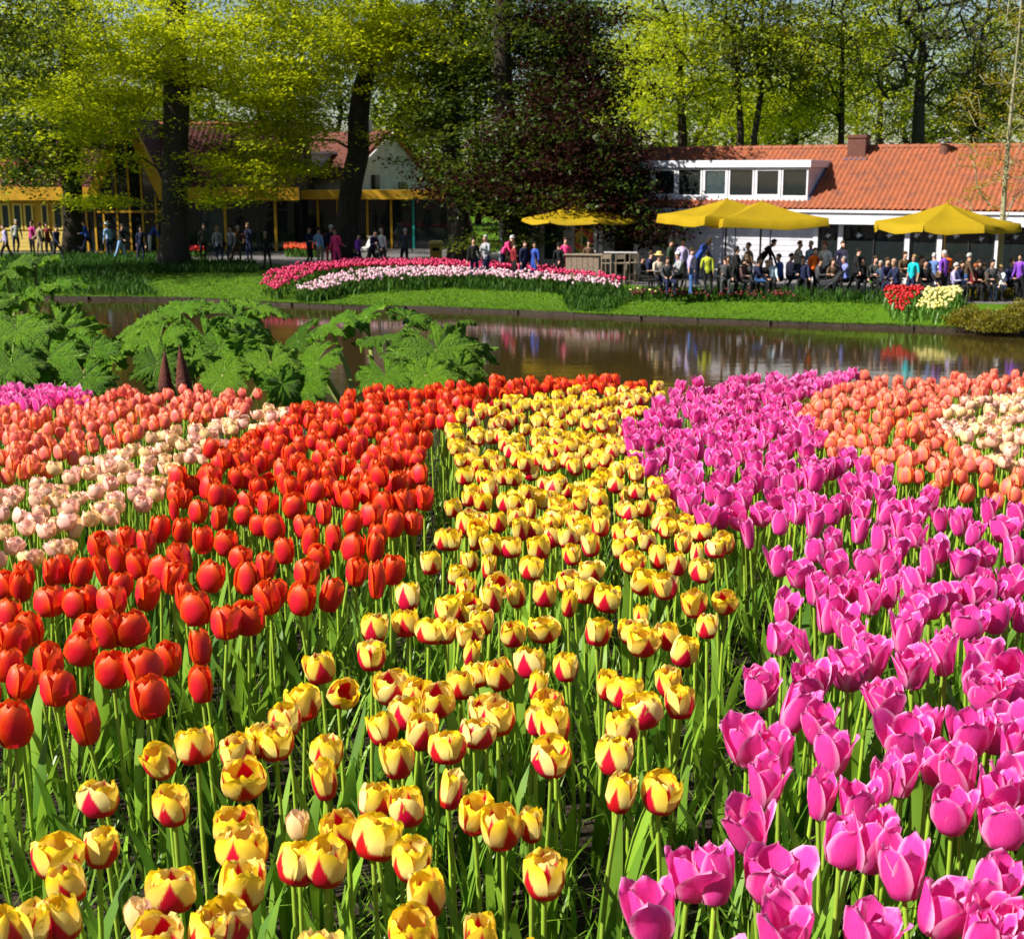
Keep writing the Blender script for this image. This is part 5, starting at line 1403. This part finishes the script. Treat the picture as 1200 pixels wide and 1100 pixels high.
# ---------------------------------------------------------------- tulips
def petal_mat(kind):
    m, nt = new_mat(kind + '_petal'); b = NB(nt)
    uv = b.n('ShaderNodeSeparateXYZ'); nt.links.new(b.coord('UV'), uv.inputs[0]); u, v = uv.outputs[0], uv.outputs[1]
    au = b.math('ABSOLUTE', b.math('MULTIPLY', b.math('SUBTRACT', u, 0.5), 2.0))
    vec = b.mapping(b.coord('UV'), (18, 1.3, 1)); streak = b.noise(3.0, 5, 0.65, vec)
    isl, orr = b.island(), b.orand()
    rnd = b.math('FRACT', b.math('ADD', isl, orr))
    if kind == 'red':
        c = b.mix(b.sstep(au, 0.25, 0.85), (0.72, 0.010, 0.040), (0.80, 0.042, 0.005))  # magenta sheen down the petal middle is put into the colour
        rim = b.math('MAXIMUM', b.sstep(v, 0.58, 1.0), b.math('MULTIPLY', b.sstep(au, 0.75, 1.0), 0.75))
        c = b.mix(b.math('MULTIPLY', rim, 0.95), c, (0.90, 0.16, 0.008))
        c = b.mix(b.math('MULTIPLY', b.lin(streak, .4, .7), 0.40), c, (0.80, 0.05, 0.012))
        c = b.mix(b.math('MULTIPLY', rnd, 0.18), c, (0.64, 0.006, 0.02)); tr = .30
    elif kind == 'yellow':
        base = b.mix(b.sstep(v, 0.35, 0.95), (0.88, 0.74, 0.24), (0.88, 0.64, 0.012))
        base = b.mix(b.math('MULTIPLY', b.lin(rnd, .55, 1.0), 0.55), base, (0.88, 0.79, 0.42))
        base = b.mix(b.math('MULTIPLY', b.lin(orr, .0, .3, 1.0, 0.0), 0.6), base, (0.88, 0.60, 0.008))
        w = b.math('ADD', b.math('MULTIPLY', b.math('SUBTRACT', b.math('ADD', 0.74, b.math('MULTIPLY', rnd, 0.22)), v), 0.86), b.math('MULTIPLY', b.math('SUBTRACT', streak, 0.5), 0.45))
        fl = b.sstep(b.math('SUBTRACT', w, b.math('MULTIPLY', au, 0.9)), -0.05, 0.07)
        vein = b.math('MULTIPLY', b.math('MULTIPLY', b.sstep(streak, .56, .66), b.sstep(v, .92, .55)), b.sstep(au, .55, .15))
        band = b.sstep(b.math('ADD', v, b.math('MULTIPLY', b.math('SUBTRACT', streak, .5), .25)), 0.36, 0.27)
        red = b.math('MAXIMUM', b.math('MAXIMUM', fl, band), b.math('MULTIPLY', vein, .9))
        c = b.mix(red, base, b.mix(rnd, (0.60, 0.010, 0.008), (0.62, 0.004, 0.05))); tr = .30
    elif kind == 'pink':
        c = b.mix(b.lin(streak, .35, .7), (0.70, 0.018, 0.27), (0.88, 0.085, 0.43))
        c = b.mix(b.math('MULTIPLY', b.sstep(au, 0.62, 1.0), 0.85), c, (0.94, 0.50, 0.72))
        c = b.mix(b.math('MULTIPLY', b.sstep(v, 0.86, 1.0), 0.6), c, (0.92, 0.38, 0.62))
        c = b.mix(b.math('MULTIPLY', b.sstep(v, 0.16, 0.02), 0.7), c, (0.85, 0.55, 0.68))
        c = b.mix(b.math('MULTIPLY', rnd, 0.30), c, (0.84, 0.10, 0.44)); tr = .36
    elif kind == 'salmon':
        c = b.mix(b.sstep(au, 0.2, 0.9), (0.90, 0.16, 0.13), (0.92, 0.32, 0.06))
        c = b.mix(b.math('MULTIPLY', b.sstep(v, 0.6, 1.0), 0.5), c, (0.92, 0.38, 0.09))
        c = b.mix(b.math('MULTIPLY', orr, 0.45), c, (0.88, 0.20, 0.22)); tr = .32
    elif kind == 'cream':
        c = b.mix(b.lin(rnd, .2, .9), (0.90, 0.56, 0.45), (0.88, 0.70, 0.30))
        c = b.mix(b.math('MULTIPLY', b.lin(streak, .5, .75), 0.75), c, (0.84, 0.32, 0.32))
        c = b.mix(b.math('MULTIPLY', b.lin(orr, .6, 1.0), 0.6), c, (0.88, 0.50, 0.46)); tr = .30
    tc = b.n('ShaderNodeVectorMath', operation='SCALE'); nt.links.new(c, tc.inputs[0]); tc.inputs['Scale'].default_value = 1.15
    nor = b.bump(b.noise(9.0, 4, 0.65, b.mapping(b.coord('UV'), (8, 0.8, 1))), 0.22, 0.006)
    b.leafy(c, tc.outputs[0], 0.38, 0.36, tr, nor)
    return m
KSC = {'red': .96, 'yellow': .92, 'pink': .96, 'salmon': 1.0, 'cream': .92}
KN = np.array([0, .15, .4, .7, .88, 1.0])
SHAPE = {   # height, radius profile, half-width profile, ruffle, flare spread
 'red':    (.090, [.003, .0235, .0335, .0320, .0262, .0175], [.006, .022, .034, .031, .020, .003], .0010, .05),
 'yellow': (.069, [.003, .0235, .0332, .0335, .0300, .0250], [.006, .024, .037, .036, .027, .009], .0024, .08),
 'pink':   (.092, [.004, .0225, .0315, .0345, .0350, .0345], [.006, .022, .034, .031, .021, .003], .0020, .14),
 'salmon': (.072, [.003, .019, .0275, .0255, .019, .011], [.005, .018, .028, .025, .015, .002], .0010, .05),
 'cream':  (.058, [.003, .021, .0305, .031, .027, .022], [.006, .022, .033, .032, .023, .008], .0030, .14),
}
def petal_grid(kind, inner, k, seed, nu, nv):
    rg = np.random.default_rng(seed*31 + k*7 + (50 if inner else 0))
    H, Rp, Wp, ruf, fl = SHAPE[kind]
    v = np.linspace(0, 1, nv+1)**0.92; u = np.linspace(-1, 1, nu+1)
    f = lambda tab: np.interp(v, KN, tab)
    R = f(Rp)*(0.86 if inner else 1.0); W = f(Wp)*(0.96 if inner else 1.0)
    H = H*(0.97 + 0.07*rg.random()) * (0.97 if inner else 1.0)
    Z = H*np.interp(v, [0, .15, .4, .7, .88, 1], [0, .075, .36, .70, .90, 1.0])
    tilt = rg.normal()*fl*0.5 + (fl*0.35 if not inner else -fl*0.1)
    R = R + tilt*Z*np.clip(v-.2, 0, 1)
    a0 = k*2*math.pi/3 + (math.pi/3 if inner else 0) + rg.normal()*0.06
    Rg, U = R[:, None], u[None]
    phi = a0 + U*(W/np.maximum(R, .012))[:, None]*0.98
    p1, p2 = rg.random()*6, rg.random()*6
    rad = Rg*(1 + (0.05 if not inner else -.02)*U**2) + ruf*np.sin(U*3.3+p1+v[:, None]*5)*(v[:, None]**1.5)*1.2 - 0.0016*np.cos(U*math.pi)*(v[:, None] > .3)
    zz = Z[:, None] + ruf*np.sin(U*5+p2)*(v[:, None]**2) - 0.004*(U**2)*(v[:, None] > .6)
    V = np.stack([rad*np.cos(phi), rad*np.sin(phi), np.broadcast_to(zz, rad.shape)], -1).reshape(-1, 3)
    UV = np.stack([np.broadcast_to((U+1)/2, rad.shape), np.broadcast_to(v[:, None], rad.shape)], -1).reshape(-1, 2)
    n1 = nu+1
    ii = (np.arange(nv)[:, None]*n1 + np.arange(nu)[None]).ravel()
    Q = np.stack([ii, ii+1, ii+n1+1, ii+n1], 1)
    return V, Q, UV
def bloom_arrays(kind, seed, nu, nv):
    Vs, Qs, Us, o = [], [], [], 0
    for inner in (True, False):
        for k in range(3):
            V, Q, U = petal_grid(kind, inner, k, seed, nu, nv)
            Vs.append(V); Qs.append(Q+o); Us.append(U); o += len(V)
    return np.concatenate(Vs), np.concatenate(Qs), np.concatenate(Us)
KINDS = ['red', 'yellow', 'pink', 'salmon', 'cream']
PM = {k: petal_mat(k) for k in KINDS}
NVAR = 9
PETALS = {k: [[np_mesh('petal', *(lambda g: (g[0], g[1]))(petal_grid(k, i, j, s, 5, 8)), PM[k], uv=petal_grid(k, i, j, s, 5, 8)[2], smooth=True) for i in (True, False) for j in range(3)] for s in range(NVAR)] for k in ('red', 'yellow', 'pink')}
BLOOM = {k: [] for k in KINDS}
BARR = {k: [] for k in KINDS}
for k in KINDS:
    for s in range(NVAR):
        V, Q, U = bloom_arrays(k, s, 3, 6); BLOOM[k].append(np_mesh('bloom', V, Q, PM[k], uv=U, smooth=True))
        BARR[k].append(bloom_arrays(k, s, 2, 4))
def mk_stem():
    m, nt = new_mat('tulip_stem'); b = NB(nt)
    n = b.noise(6, 3, .6, b.coord('Object')); c = b.mix(b.lin(n, .3, .7), (0.20, 0.36, 0.02), (0.40, 0.56, 0.055))
    b.leafy(b.mix(b.math('MULTIPLY', b.orand(), .3), c, (0.20, 0.22, 0.05)), None, 0.4, 0.4, 0.15); return m
def mk_tleaf():
    m, nt = new_mat('tulip_leaf'); b = NB(nt)
    n = b.noise(5, 3, .6, b.coord('Object')); isl, orr = b.island(), b.orand()
    r = b.math('FRACT', b.math('ADD', isl, orr))
    c = b.mix(r, (0.05, 0.14, 0.008), (0.25, 0.43, 0.03)); c = b.mix(b.lin(n, .4, .7, 0, .4), c, (0.09, 0.20, 0.04))
    tc = b.n('ShaderNodeVectorMath', operation='SCALE'); nt.links.new(c, tc.inputs[0]); tc.inputs['Scale'].default_value = 1.5
    b.leafy(c, tc.outputs[0], 0.5, 0.3, 0.34); return m
STEMM, TLEAF = mk_stem(), mk_tleaf()
GRASSM = leaf_mat('thin_grass_blade', (0.04, 0.11, 0.01), (0.24, 0.40, 0.03), 0.3, .4, 1.3)
def stem_mesh(s):
    rg = np.random.default_rng(900+s); a = rg.random()*6.28; w = 0.012*rg.random()
    pts = [(w*math.sin(math.pi*t)*math.cos(a), w*math.sin(math.pi*t)*math.sin(a), t) for t in (0, .25, .5, .75, 1.004)]
    return MB().tube(pts, [.0048, .0046, .0043, .0040, .0042], 6, cap=False).mesh('stem', [STEMM], True)
STEMS = [stem_mesh(s) for s in range(5)]
def leaf_mesh(s):
    rg = np.random.default_rng(700+s); V = []; F = []; n = 8
    L = .30*(.85+.3*rg.random()); wd = .0135*(.7+.6*rg.random()); cur = .2+.5*rg.random(); tw = rg.normal()*.5
    x = z = 0.0
    for i in range(n+1):
        t = i/n; ang = 0.12 + cur*t**2*1.1
        w = wd*math.sin(math.pi*min(1, (t*0.86+.14)))**.8*(1 if t < .98 else .1)
        ca, sa = math.cos(tw*t), math.sin(tw*t); wav = .004*math.sin(t*9+s)
        V += [(x + w*.25*ca, -w*ca, z + w*.35 + w*sa + wav), (x, 0, z), (x + w*.25*ca, w*ca, z + w*.35 - w*sa - wav)]
        x += L/n*math.sin(ang); z += L/n*math.cos(ang)
    for i in range(n):
        F += [(3*i, 3*i+1, 3*i+4, 3*i+3), (3*i+1, 3*i+2, 3*i+5, 3*i+4)]
    return MB().add(V, F).mesh('leaf', [TLEAF], True)
LEAVES = [leaf_mesh(s) for s in range(7)]

# where each near bloom stands (read off the picture, laid on the plane of the bloom heads)
RED_PX = [(25,684),(28,675),(61,669),(90,669),(60,703),(88,704),(124,668),(112,701),(132,704),(140,682),(144,653),(166,660),(169,695),(188,671),(201,676),(217,656),(243,675),(217,698),(233,713),(287,676),(317,700),(265,729),(291,721),(6,720),(15,749),(38,735),(96,730),(93,756),(130,737),(156,735),(55,778),(66,804),(9,777),(20,796),(132,781),(172,783),(196,767),(176,816),(236,758),(237,799),(103,845),(17,848),(115,637),(142,654),(172,634),(185,620),(212,620),(239,632),(219,655),(265,634),(281,650),(78,666),(5,682),(325,617),(335,644),(357,616),(377,648),(359,670),(361,634),(393,629),(411,610),(436,603),(460,614),(484,612),(443,624),(438,642),(412,641),(416,667),(441,683),(457,666),(311,662),(291,679),(318,693),(351,700),(382,697),(497,584),(476,589),(305,612),(255,605),(230,598),(285,600),(345,592),(380,600),(205,596),(150,628),(312,590),(400,580),(430,576),(455,590),(265,580),(338,570),(365,575)]
YEL_PX = [(194,887),(231,874),(117,934),(204,942),(65,1001),(115,990),(85,1030),(78,1072),(42,1082),(201,1042),(187,1093),(278,877),(288,908),(281,965),(286,998),(281,1041),(268,1080),(5,1092),(240,1094),(436,768),(377,783),(396,802),(357,825),(337,842),(323,868),(303,866),(459,803),(488,811),(512,817),(539,800),(559,788),(550,763),(589,789),(453,853),(478,834),(490,856),(524,874),(556,856),(569,827),(584,840),(383,880),(383,914),(467,890),(436,935),(482,942),(525,925),(556,950),(590,967),(408,968),(437,982),(343,1010),(382,1010),(482,1004),(502,1047),(485,1090),(563,1094),(663,780),(623,777),(629,802),(645,823),(651,853),(646,885),(711,800),(734,812),(755,832),(785,797),(798,823),(728,854),(720,887),(724,928),(771,927),(638,1025),(439,736),(479,701),(478,730),(502,738),(521,737),(524,715),(545,687),(545,710),(576,704),(534,672),(550,657),(572,664),(586,680),(607,696),(622,665),(565,728),(552,742),(602,740),(650,607),(627,620),(634,642),(672,649),(694,639),(666,630),(686,614),(702,617),(737,622),(731,642),(741,657),(750,680),(780,617),(800,635),(824,622),(839,641),(794,661),(817,650),(820,668),(772,654),(782,686),(692,667),(665,680),(637,696),(666,707),(686,692),(711,702),(816,707),(829,732),(851,701),(699,740),(753,750),(742,738),(787,744),(797,762),(636,735),(600,640),(578,640),(556,632),(530,632),(610,622),(760,632),(850,635),(520,632),(545,615),(585,612),(620,600),(660,598),(505,660)]
PNK_PX = [(899,803),(954,794),(923,831),(962,845),(914,877),(974,880),(897,915),(883,967),(994,785),(1019,772),(1069,782),(1109,769),(1041,820),(1062,859),(1090,853),(1053,905),(1096,890),(1161,809),(1134,859),(1161,856),(1188,873),(1196,843),(960,930),(985,983),(1016,989),(1007,942),(1117,945),(1127,908),(1177,964),(1161,936),(1191,915),(905,1023),(1062,1020),(1096,1060),(1158,1032),(1155,1068),(936,1072),(1010,1090),(917,1098),(1190,1085),(1144,1099),(806,1020),(838,1028),(768,1074),(887,806),(876,866),(914,611),(880,627),(914,658),(953,614),(1006,621),(956,642),(979,631),(982,659),(1019,659),(1046,664),(1055,617),(1075,625),(1104,642),(1104,608),(1138,623),(1152,651),(1177,620),(1189,648),(1131,660),(1186,685),(955,689),(1009,691),(1041,693),(982,693),(1075,685),(1109,695),(1135,693),(917,710),(911,744),(993,727),(970,722),(1070,722),(1132,727),(1166,722),(948,756),(1021,761),(1107,759),(1070,783),(993,783),(953,797),(1157,767),(1186,778),(1041,823),(1163,812),(1040,560),(1091,586),(1195,720),(1150,695),(1030,632),(1090,660),(1165,680),(940,670),(1050,640),(1125,612),(890,600),(930,596),(975,600),(1035,600),(1075,600),(1160,600),(1195,606),(1020,700),(1090,705),(1060,745),(1140,790),(1185,810),(1005,745)]
def head_at(px, py):
    d = ray(px, py); a, bb = CAMZ-0.98+0.042*1.73, -0.042       # head plane z = a + bb*Y
    t = (a-CAMZ)/(d[2]-bb*d[1])
    return np.array([0, 0, CAMZ]) + d*t
rgT = np.random.default_rng(2024)
tul = {k: [] for k in KINDS}          # (head xyz, near?)
for kind, L in (('red', RED_PX), ('yellow', YEL_PX), ('pink', PNK_PX)):
    for px, py in L: tul[kind].append((head_at(px, py), True))
BANDS = [   # kind, outline in the picture (of the bloom heads), rows apart, along the row, leave out below this picture row
 ('pink',   [(-120, 455), (0, 452), (105, 458), (104, 474), (60, 480), (-120, 490)], .16, .085, 9999),
 ('salmon', [(-160, 492), (0, 482), (60, 480), (105, 470), (140, 462), (230, 458), (306, 466), (304, 482), (215, 494), (130, 520), (60, 548), (0, 560), (-160, 610)], .16, .062, 9999),
 ('cream',  [(-160, 640), (0, 585), (60, 555), (140, 528), (220, 498), (305, 484), (345, 474), (330, 490), (262, 520), (205, 555), (180, 590), (140, 625), (60, 652), (0, 664), (-160, 690)], .15, .068, 9999),
 ('red',    [(-160, 700), (0, 668), (100, 640), (185, 590), (210, 556), (262, 522), (330, 490), (360, 474), (450, 460), (600, 448), (720, 448), (800, 452), (720, 456), (610, 462), (545, 480), (508, 505), (492, 545), (505, 590), (480, 640), (400, 720), (250, 840), (100, 900), (-160, 960)], .17, .070, 590),
 ('yellow', [(520, 512), (545, 482), (612, 464), (700, 456), (790, 452), (752, 482), (735, 510), (748, 545), (790, 585), (850, 625), (868, 700), (800, 930), (600, 1180), (-100, 1180), (420, 735), (515, 640), (540, 570)], .18, .066, 625),
 ('pink',   [(732, 520), (740, 495), (790, 458), (870, 446), (960, 440), (1010, 438), (945, 468), (935, 495), (985, 535), (1060, 585), (1090, 600), (1200, 606), (1340, 640), (1340, 1200), (730, 1200), (860, 940), (890, 740), (900, 680), (860, 640), (790, 580), (745, 550)], .165, .082, 612),
 ('salmon', [(937, 500), (945, 470), (1010, 446), (1200, 440), (1340, 440), (1340, 458), (1200, 456), (1130, 468), (1095, 490), (1110, 520), (1160, 545), (1230, 568), (1340, 590), (1340, 620), (1200, 598), (1120, 575), (1030, 545), (985, 530)], .16, .062, 9999),
 ('cream',  [(1098, 492), (1132, 470), (1200, 458), (1340, 460), (1340, 585), (1230, 562), (1165, 542), (1115, 516)], .16, .066, 9999),
]
taken = {k: np.array([h[:2] for h, _ in tul[k]]) if tul[k] else np.zeros((0, 2)) for k in KINDS}
rowang = math.radians(7); ca, sa = math.cos(rowang), math.sin(rowang)
for kind, poly, rowd, along, ylim in BANDS:
    W = np.array([head_at(x, y)[:2] for x, y in poly])
    lo, hi = W.min(0)-1, W.max(0)+1
    span = np.hypot(*(hi-lo)); nr = int(span/rowd)+2; na = int(span/along)+2
    gy, gx = np.meshgrid((np.arange(nr)-nr/2)*rowd, (np.arange(na)-na/2)*along, indexing='ij')
    gx = gx + rgT.normal(size=gx.shape)*along*0.30 + rgT.random((nr, 1))*along; gy = gy + rgT.normal(size=gy.shape)*rowd*0.20
    c = (lo+hi)/2
    X = c[0] + gx*ca - gy*sa; Yy = c[1] + gx*sa + gy*ca
    P = np.stack([X.ravel(), Yy.ravel()], 1)
    keep = in_poly(P[:, 0], P[:, 1], W); P = P[keep]
    P = P[rgT.random(len(P)) > 0.06]
    z = head_z(P[:, 1]); pp = proj(np.column_stack([P, z]))
    ok = (pp[:, 1] < ylim) | (pp[:, 0] < -12) | (pp[:, 0] > 1212) | (pp[:, 1] > 1112)
    T = taken[kind]
    for (x, y), zz, q, k_ in zip(P, z, pp, ok):
        if not k_: continue
        if len(T) and np.min(np.hypot(T[:, 0]-x, T[:, 1]-y)) < 0.05: continue
        if q[1] < 446 and q[0] < 560: pass
        tul[kind].append((np.array([x, y, zz + rgT.normal()*0.016]), False))
TLAB = {
 'red': ('red tulip with rounded closed bloom in the red band', 'red tulips of the red band'),
 'yellow': ('yellow tulip with red flames in the yellow band', 'yellow tulips of the yellow band'),
 'pink': ('magenta pink tulip with pale petal edges in the pink band', 'pink tulips of the pink band'),
 'salmon': ('small salmon orange tulip with egg-shaped bloom', 'salmon tulips at the back'),
 'cream': ('cream and pale pink tulip with ruffled bloom', 'cream tulips at the back')}
# blooms large enough to be pointed at: counted from the left within picture rows
ORD = 'first second third fourth fifth sixth seventh eighth ninth tenth eleventh twelfth thirteenth fourteenth fifteenth sixteenth seventeenth eighteenth nineteenth twentieth'.split()
LOOK = {'red': 'red tulip', 'yellow': 'yellow tulip with red flames', 'pink': 'magenta pink tulip'}
NEARLAB = {}
for kind, rows in (('yellow', [(1065, 1101), (1020, 1065), (975, 1020), (930, 975), (885, 930), (845, 885)]), ('pink', [(1050, 1101), (1000, 1050), (950, 1000), (900, 950), (850, 900)]), ('red', [(820, 900), (770, 820), (740, 770), (715, 740)])):
    pj = proj(np.array([h for h, _ in tul[kind]]))
    for r, (y0, y1) in enumerate(rows):
        ids = [i for i in range(len(pj)) if y0 <= pj[i, 1] < y1 and tul[kind][i][1]]
        for k, i in enumerate(sorted(ids, key=lambda i: pj[i, 0])):
            NEARLAB[(kind, i)] = '%s, %s from left in the %s row of %s blooms' % (LOOK[kind], ORD[min(k, 19)], ['lowest', 'second lowest', 'third lowest', 'fourth lowest', 'fifth lowest', 'sixth lowest'][r], kind)
base_pts = []; stuffV = {k: ([], [], [], 0) for k in KINDS}
ntul = {}
def plant_tulip(kind, head, near, i):
    Y = head[1]
    b0 = np.array([head[0]+rgT.normal()*0.022, head[1]+rgT.normal()*0.022, 0.0]); b0[2] = float(bed_z(b0[0], b0[1]))
    H = SHAPE[kind][0]
    top = head - np.array([0, 0, H*0.5]); d = Vector(top-b0); h = d.length
    rot = Vector((0, 0, 1)).rotation_difference(d.normalized()) @ Euler((0, 0, rgT.random()*6.28)).to_quaternion()
    base_pts.append(b0[:2])
    lab, grp = TLAB[kind]
    lab = NEARLAB.get((kind, i), lab)
    root = link(kind + '_tulip', None, None, loc=tuple(b0)); root.rotation_euler = rot.to_euler()
    tag(root, lab, 'tulip', grp)
    link('stem', STEMS[int(rgT.integers(5))], root, scale=(1, 1, h))
    sc = (0.88 + 0.22*rgT.random())*KSC[kind]
    s = int(rgT.integers(NVAR)); tl = (rgT.normal()*.12, rgT.normal()*.12, rgT.random()*6.28)
    odd = rgT.random()
    if odd < .06: tl = (tl[0]*2.6, tl[1]*2.6, tl[2])
    if near:
        op = 1.0 + (0.10*rgT.normal() if kind != 'pink' else 0.14*rgT.normal())
        op = min(op, 1.22)
        if odd > .93: op *= .68
        for me in PETALS[kind][s]:
            link('petal', me, root, loc=(0, 0, h), rot=tl, scale=(sc*op, sc*op, sc*min(1.12, (2-op)**.5)))
        for _ in range(2 + int(rgT.random() < .6)):
            a = rgT.random()*6.28
            link('leaf', LEAVES[int(rgT.integers(7))], root, loc=(.006*math.cos(a), .006*math.sin(a), rgT.random()*.03), rot=(0, 0, a), scale=.8+.45*rgT.random())
    else:
        link('bloom', BLOOM[kind][s], root, loc=(0, 0, h), rot=tl, scale=sc)
        if rgT.random() < .7:
            a = rgT.random()*6.28
            link('leaf', LEAVES[int(rgT.integers(7))], root, rot=(0, 0, a), scale=.8+.4*rgT.random())
    return root
def mass_tulip(kind, head, acc):
    H = SHAPE[kind][0]; V, Q, U = BARR[kind][int(rgT.integers(NVAR))]
    a = rgT.random()*6.28; sc = (.9+.2*rgT.random())*KSC[kind]; R = np.array(Euler((rgT.normal()*.09, rgT.normal()*.09, a)).to_matrix())
    acc[0].append((V*sc) @ R.T + head - np.array([0, 0, H*.5])); acc[1].append(Q + acc[3][0]); acc[2].append(U); acc[3][0] += len(V)
    b0 = head[:2] + rgT.normal(size=2)*.02; base_pts.append(b0); zb = float(bed_z(*b0)); tz = head[2]-H*.5+.002
    n = 4; ring = [(.0036*math.cos(2*math.pi*q/n), .0036*math.sin(2*math.pi*q/n)) for q in range(n)]
    SV = np.array([(b0[0]+x, b0[1]+y, zb) for x, y in ring] + [(head[0]+x, head[1]+y, tz) for x, y in ring])
    SQ = np.array([(q, (q+1) % n, n+(q+1) % n, n+q) for q in range(n)])
    acc[4].append(SV); acc[5].append(SQ + acc[6][0]); acc[6][0] += len(SV)
for kind in KINDS:
    L = tul[kind]
    pj = proj(np.array([h for h, _ in L]))
    inview = (pj[:, 0] > -15) & (pj[:, 0] < 1215) & (pj[:, 1] < 1130)
    order = sorted(range(len(L)), key=lambda i: (not inview[i], not L[i][1], L[i][0][1]))
    acc = ([], [], [], [0], [], [], [0]); nt_ = 0
    for r, i in enumerate(order):
        h, near = L[i]
        if nt_ < 300 and inview[i]:
            plant_tulip(kind, h, near and kind in PETALS, i); nt_ += 1
        else: mass_tulip(kind, h, acc)
    ntul[kind] = (len(L), nt_)
    if acc[0]:
        V = np.concatenate(acc[0]); Q = np.concatenate(acc[1]); U = np.concatenate(acc[2])
        SV = np.concatenate(acc[4]); SQ = np.concatenate(acc[5]) + len(V)
        mi = np.concatenate([np.zeros(len(Q), np.int32), np.ones(len(SQ), np.int32)])
        o = link(kind + '_tulips', np_mesh(kind + '_tulips', np.concatenate([V, SV]), np.concatenate([Q, SQ]), [PM[kind], STEMM], uv=np.concatenate([U, np.zeros((len(SV), 2))]), mi=mi, smooth=True))
        tag(o, {'red': 'massed red tulips along the back of the red band', 'yellow': 'massed yellow and red tulips at the back of yellow band', 'pink': 'massed magenta pink tulips at the back of bed',
                'salmon': 'massed salmon orange tulips at the back corners of bed', 'cream': 'massed cream pink tulips at the back corners of bed'}[kind], 'tulips', kind='stuff')
print('TULIPS', ntul)
# a few unopened buds
for px, py, col, lab in ((349, 964, 'cream', 'small pale unopened bud low among yellow tulips'), (628, 845, 'yellow', 'slim greenish yellow bud left of a yellow tulip stack'), (623, 967, 'yellow', 'lone greenish bud standing above empty leaves'), (752, 722, 'yellow', 'narrow pale bud pointing up among yellow tulips'), (161, 1069, 'cream', 'pale drooping bud at lower left'), (1035, 922, 'pink', 'dark plum bud between pink blooms')):
    hd = head_at(px, py); b0 = np.array([hd[0], hd[1], float(bed_z(hd[0], hd[1]))])
    t = thing('tulip_bud', lab, 'tulip bud', tuple(b0), 0, 'unopened tulip buds')
    h = hd[2]-b0[2]-.03
    link('stem', STEMS[0], t, scale=(1, 1, h))
    link('bloom', BLOOM[col][1], t, loc=(0, 0, h), scale=(.55, .55, .85))
    link('leaf', LEAVES[2], t, rot=(0, 0, rgT.random()*6))

# leaves and thin grass that fill the bed between the stems
BP = np.array(base_pts); rg = np.random.default_rng(31)
rep = np.repeat(BP, 2, 0)[::-1][:int(1.4*len(BP))]; rep = rep + rg.normal(size=rep.shape)*0.03
V1, Q1 = blades(rep, bed_z(rep[:, 0], rep[:, 1]) - .005, 0.33, 0.016, rg, .16, .22)
nb = 9500
Yr = 1.2 + 7.6*rg.random(nb)**1.25; Xr = (rg.random(nb)*2-1)*(0.42*Yr+.35)
G = np.stack([Xr, Yr], 1)
keep = Yr < 8.7
G = G[keep]
V2, Q2 = blades(G, bed_z(G[:, 0], G[:, 1]) - .005, 0.24, 0.007, rg, 0.6, .5)
Gb = G[::8] + .03
V3, Q3 = blades(Gb, bed_z(Gb[:, 0], Gb[:, 1]) - .005, 0.28, 0.018, rg, .3, .3)
o = link('tulip_foliage', np_mesh('tulip_foliage', np.concatenate([V1, V3]), np.concatenate([Q1, Q3+len(V1)]), TLEAF)); tag(o, 'dense upright green tulip leaves filling the bed between stems', 'foliage', kind='stuff')
o = link('bed_grass', np_mesh('bed_grass', V2, Q2, GRASSM)); tag(o, 'thin grass blades low between the tulip stems', 'grass', kind='stuff')
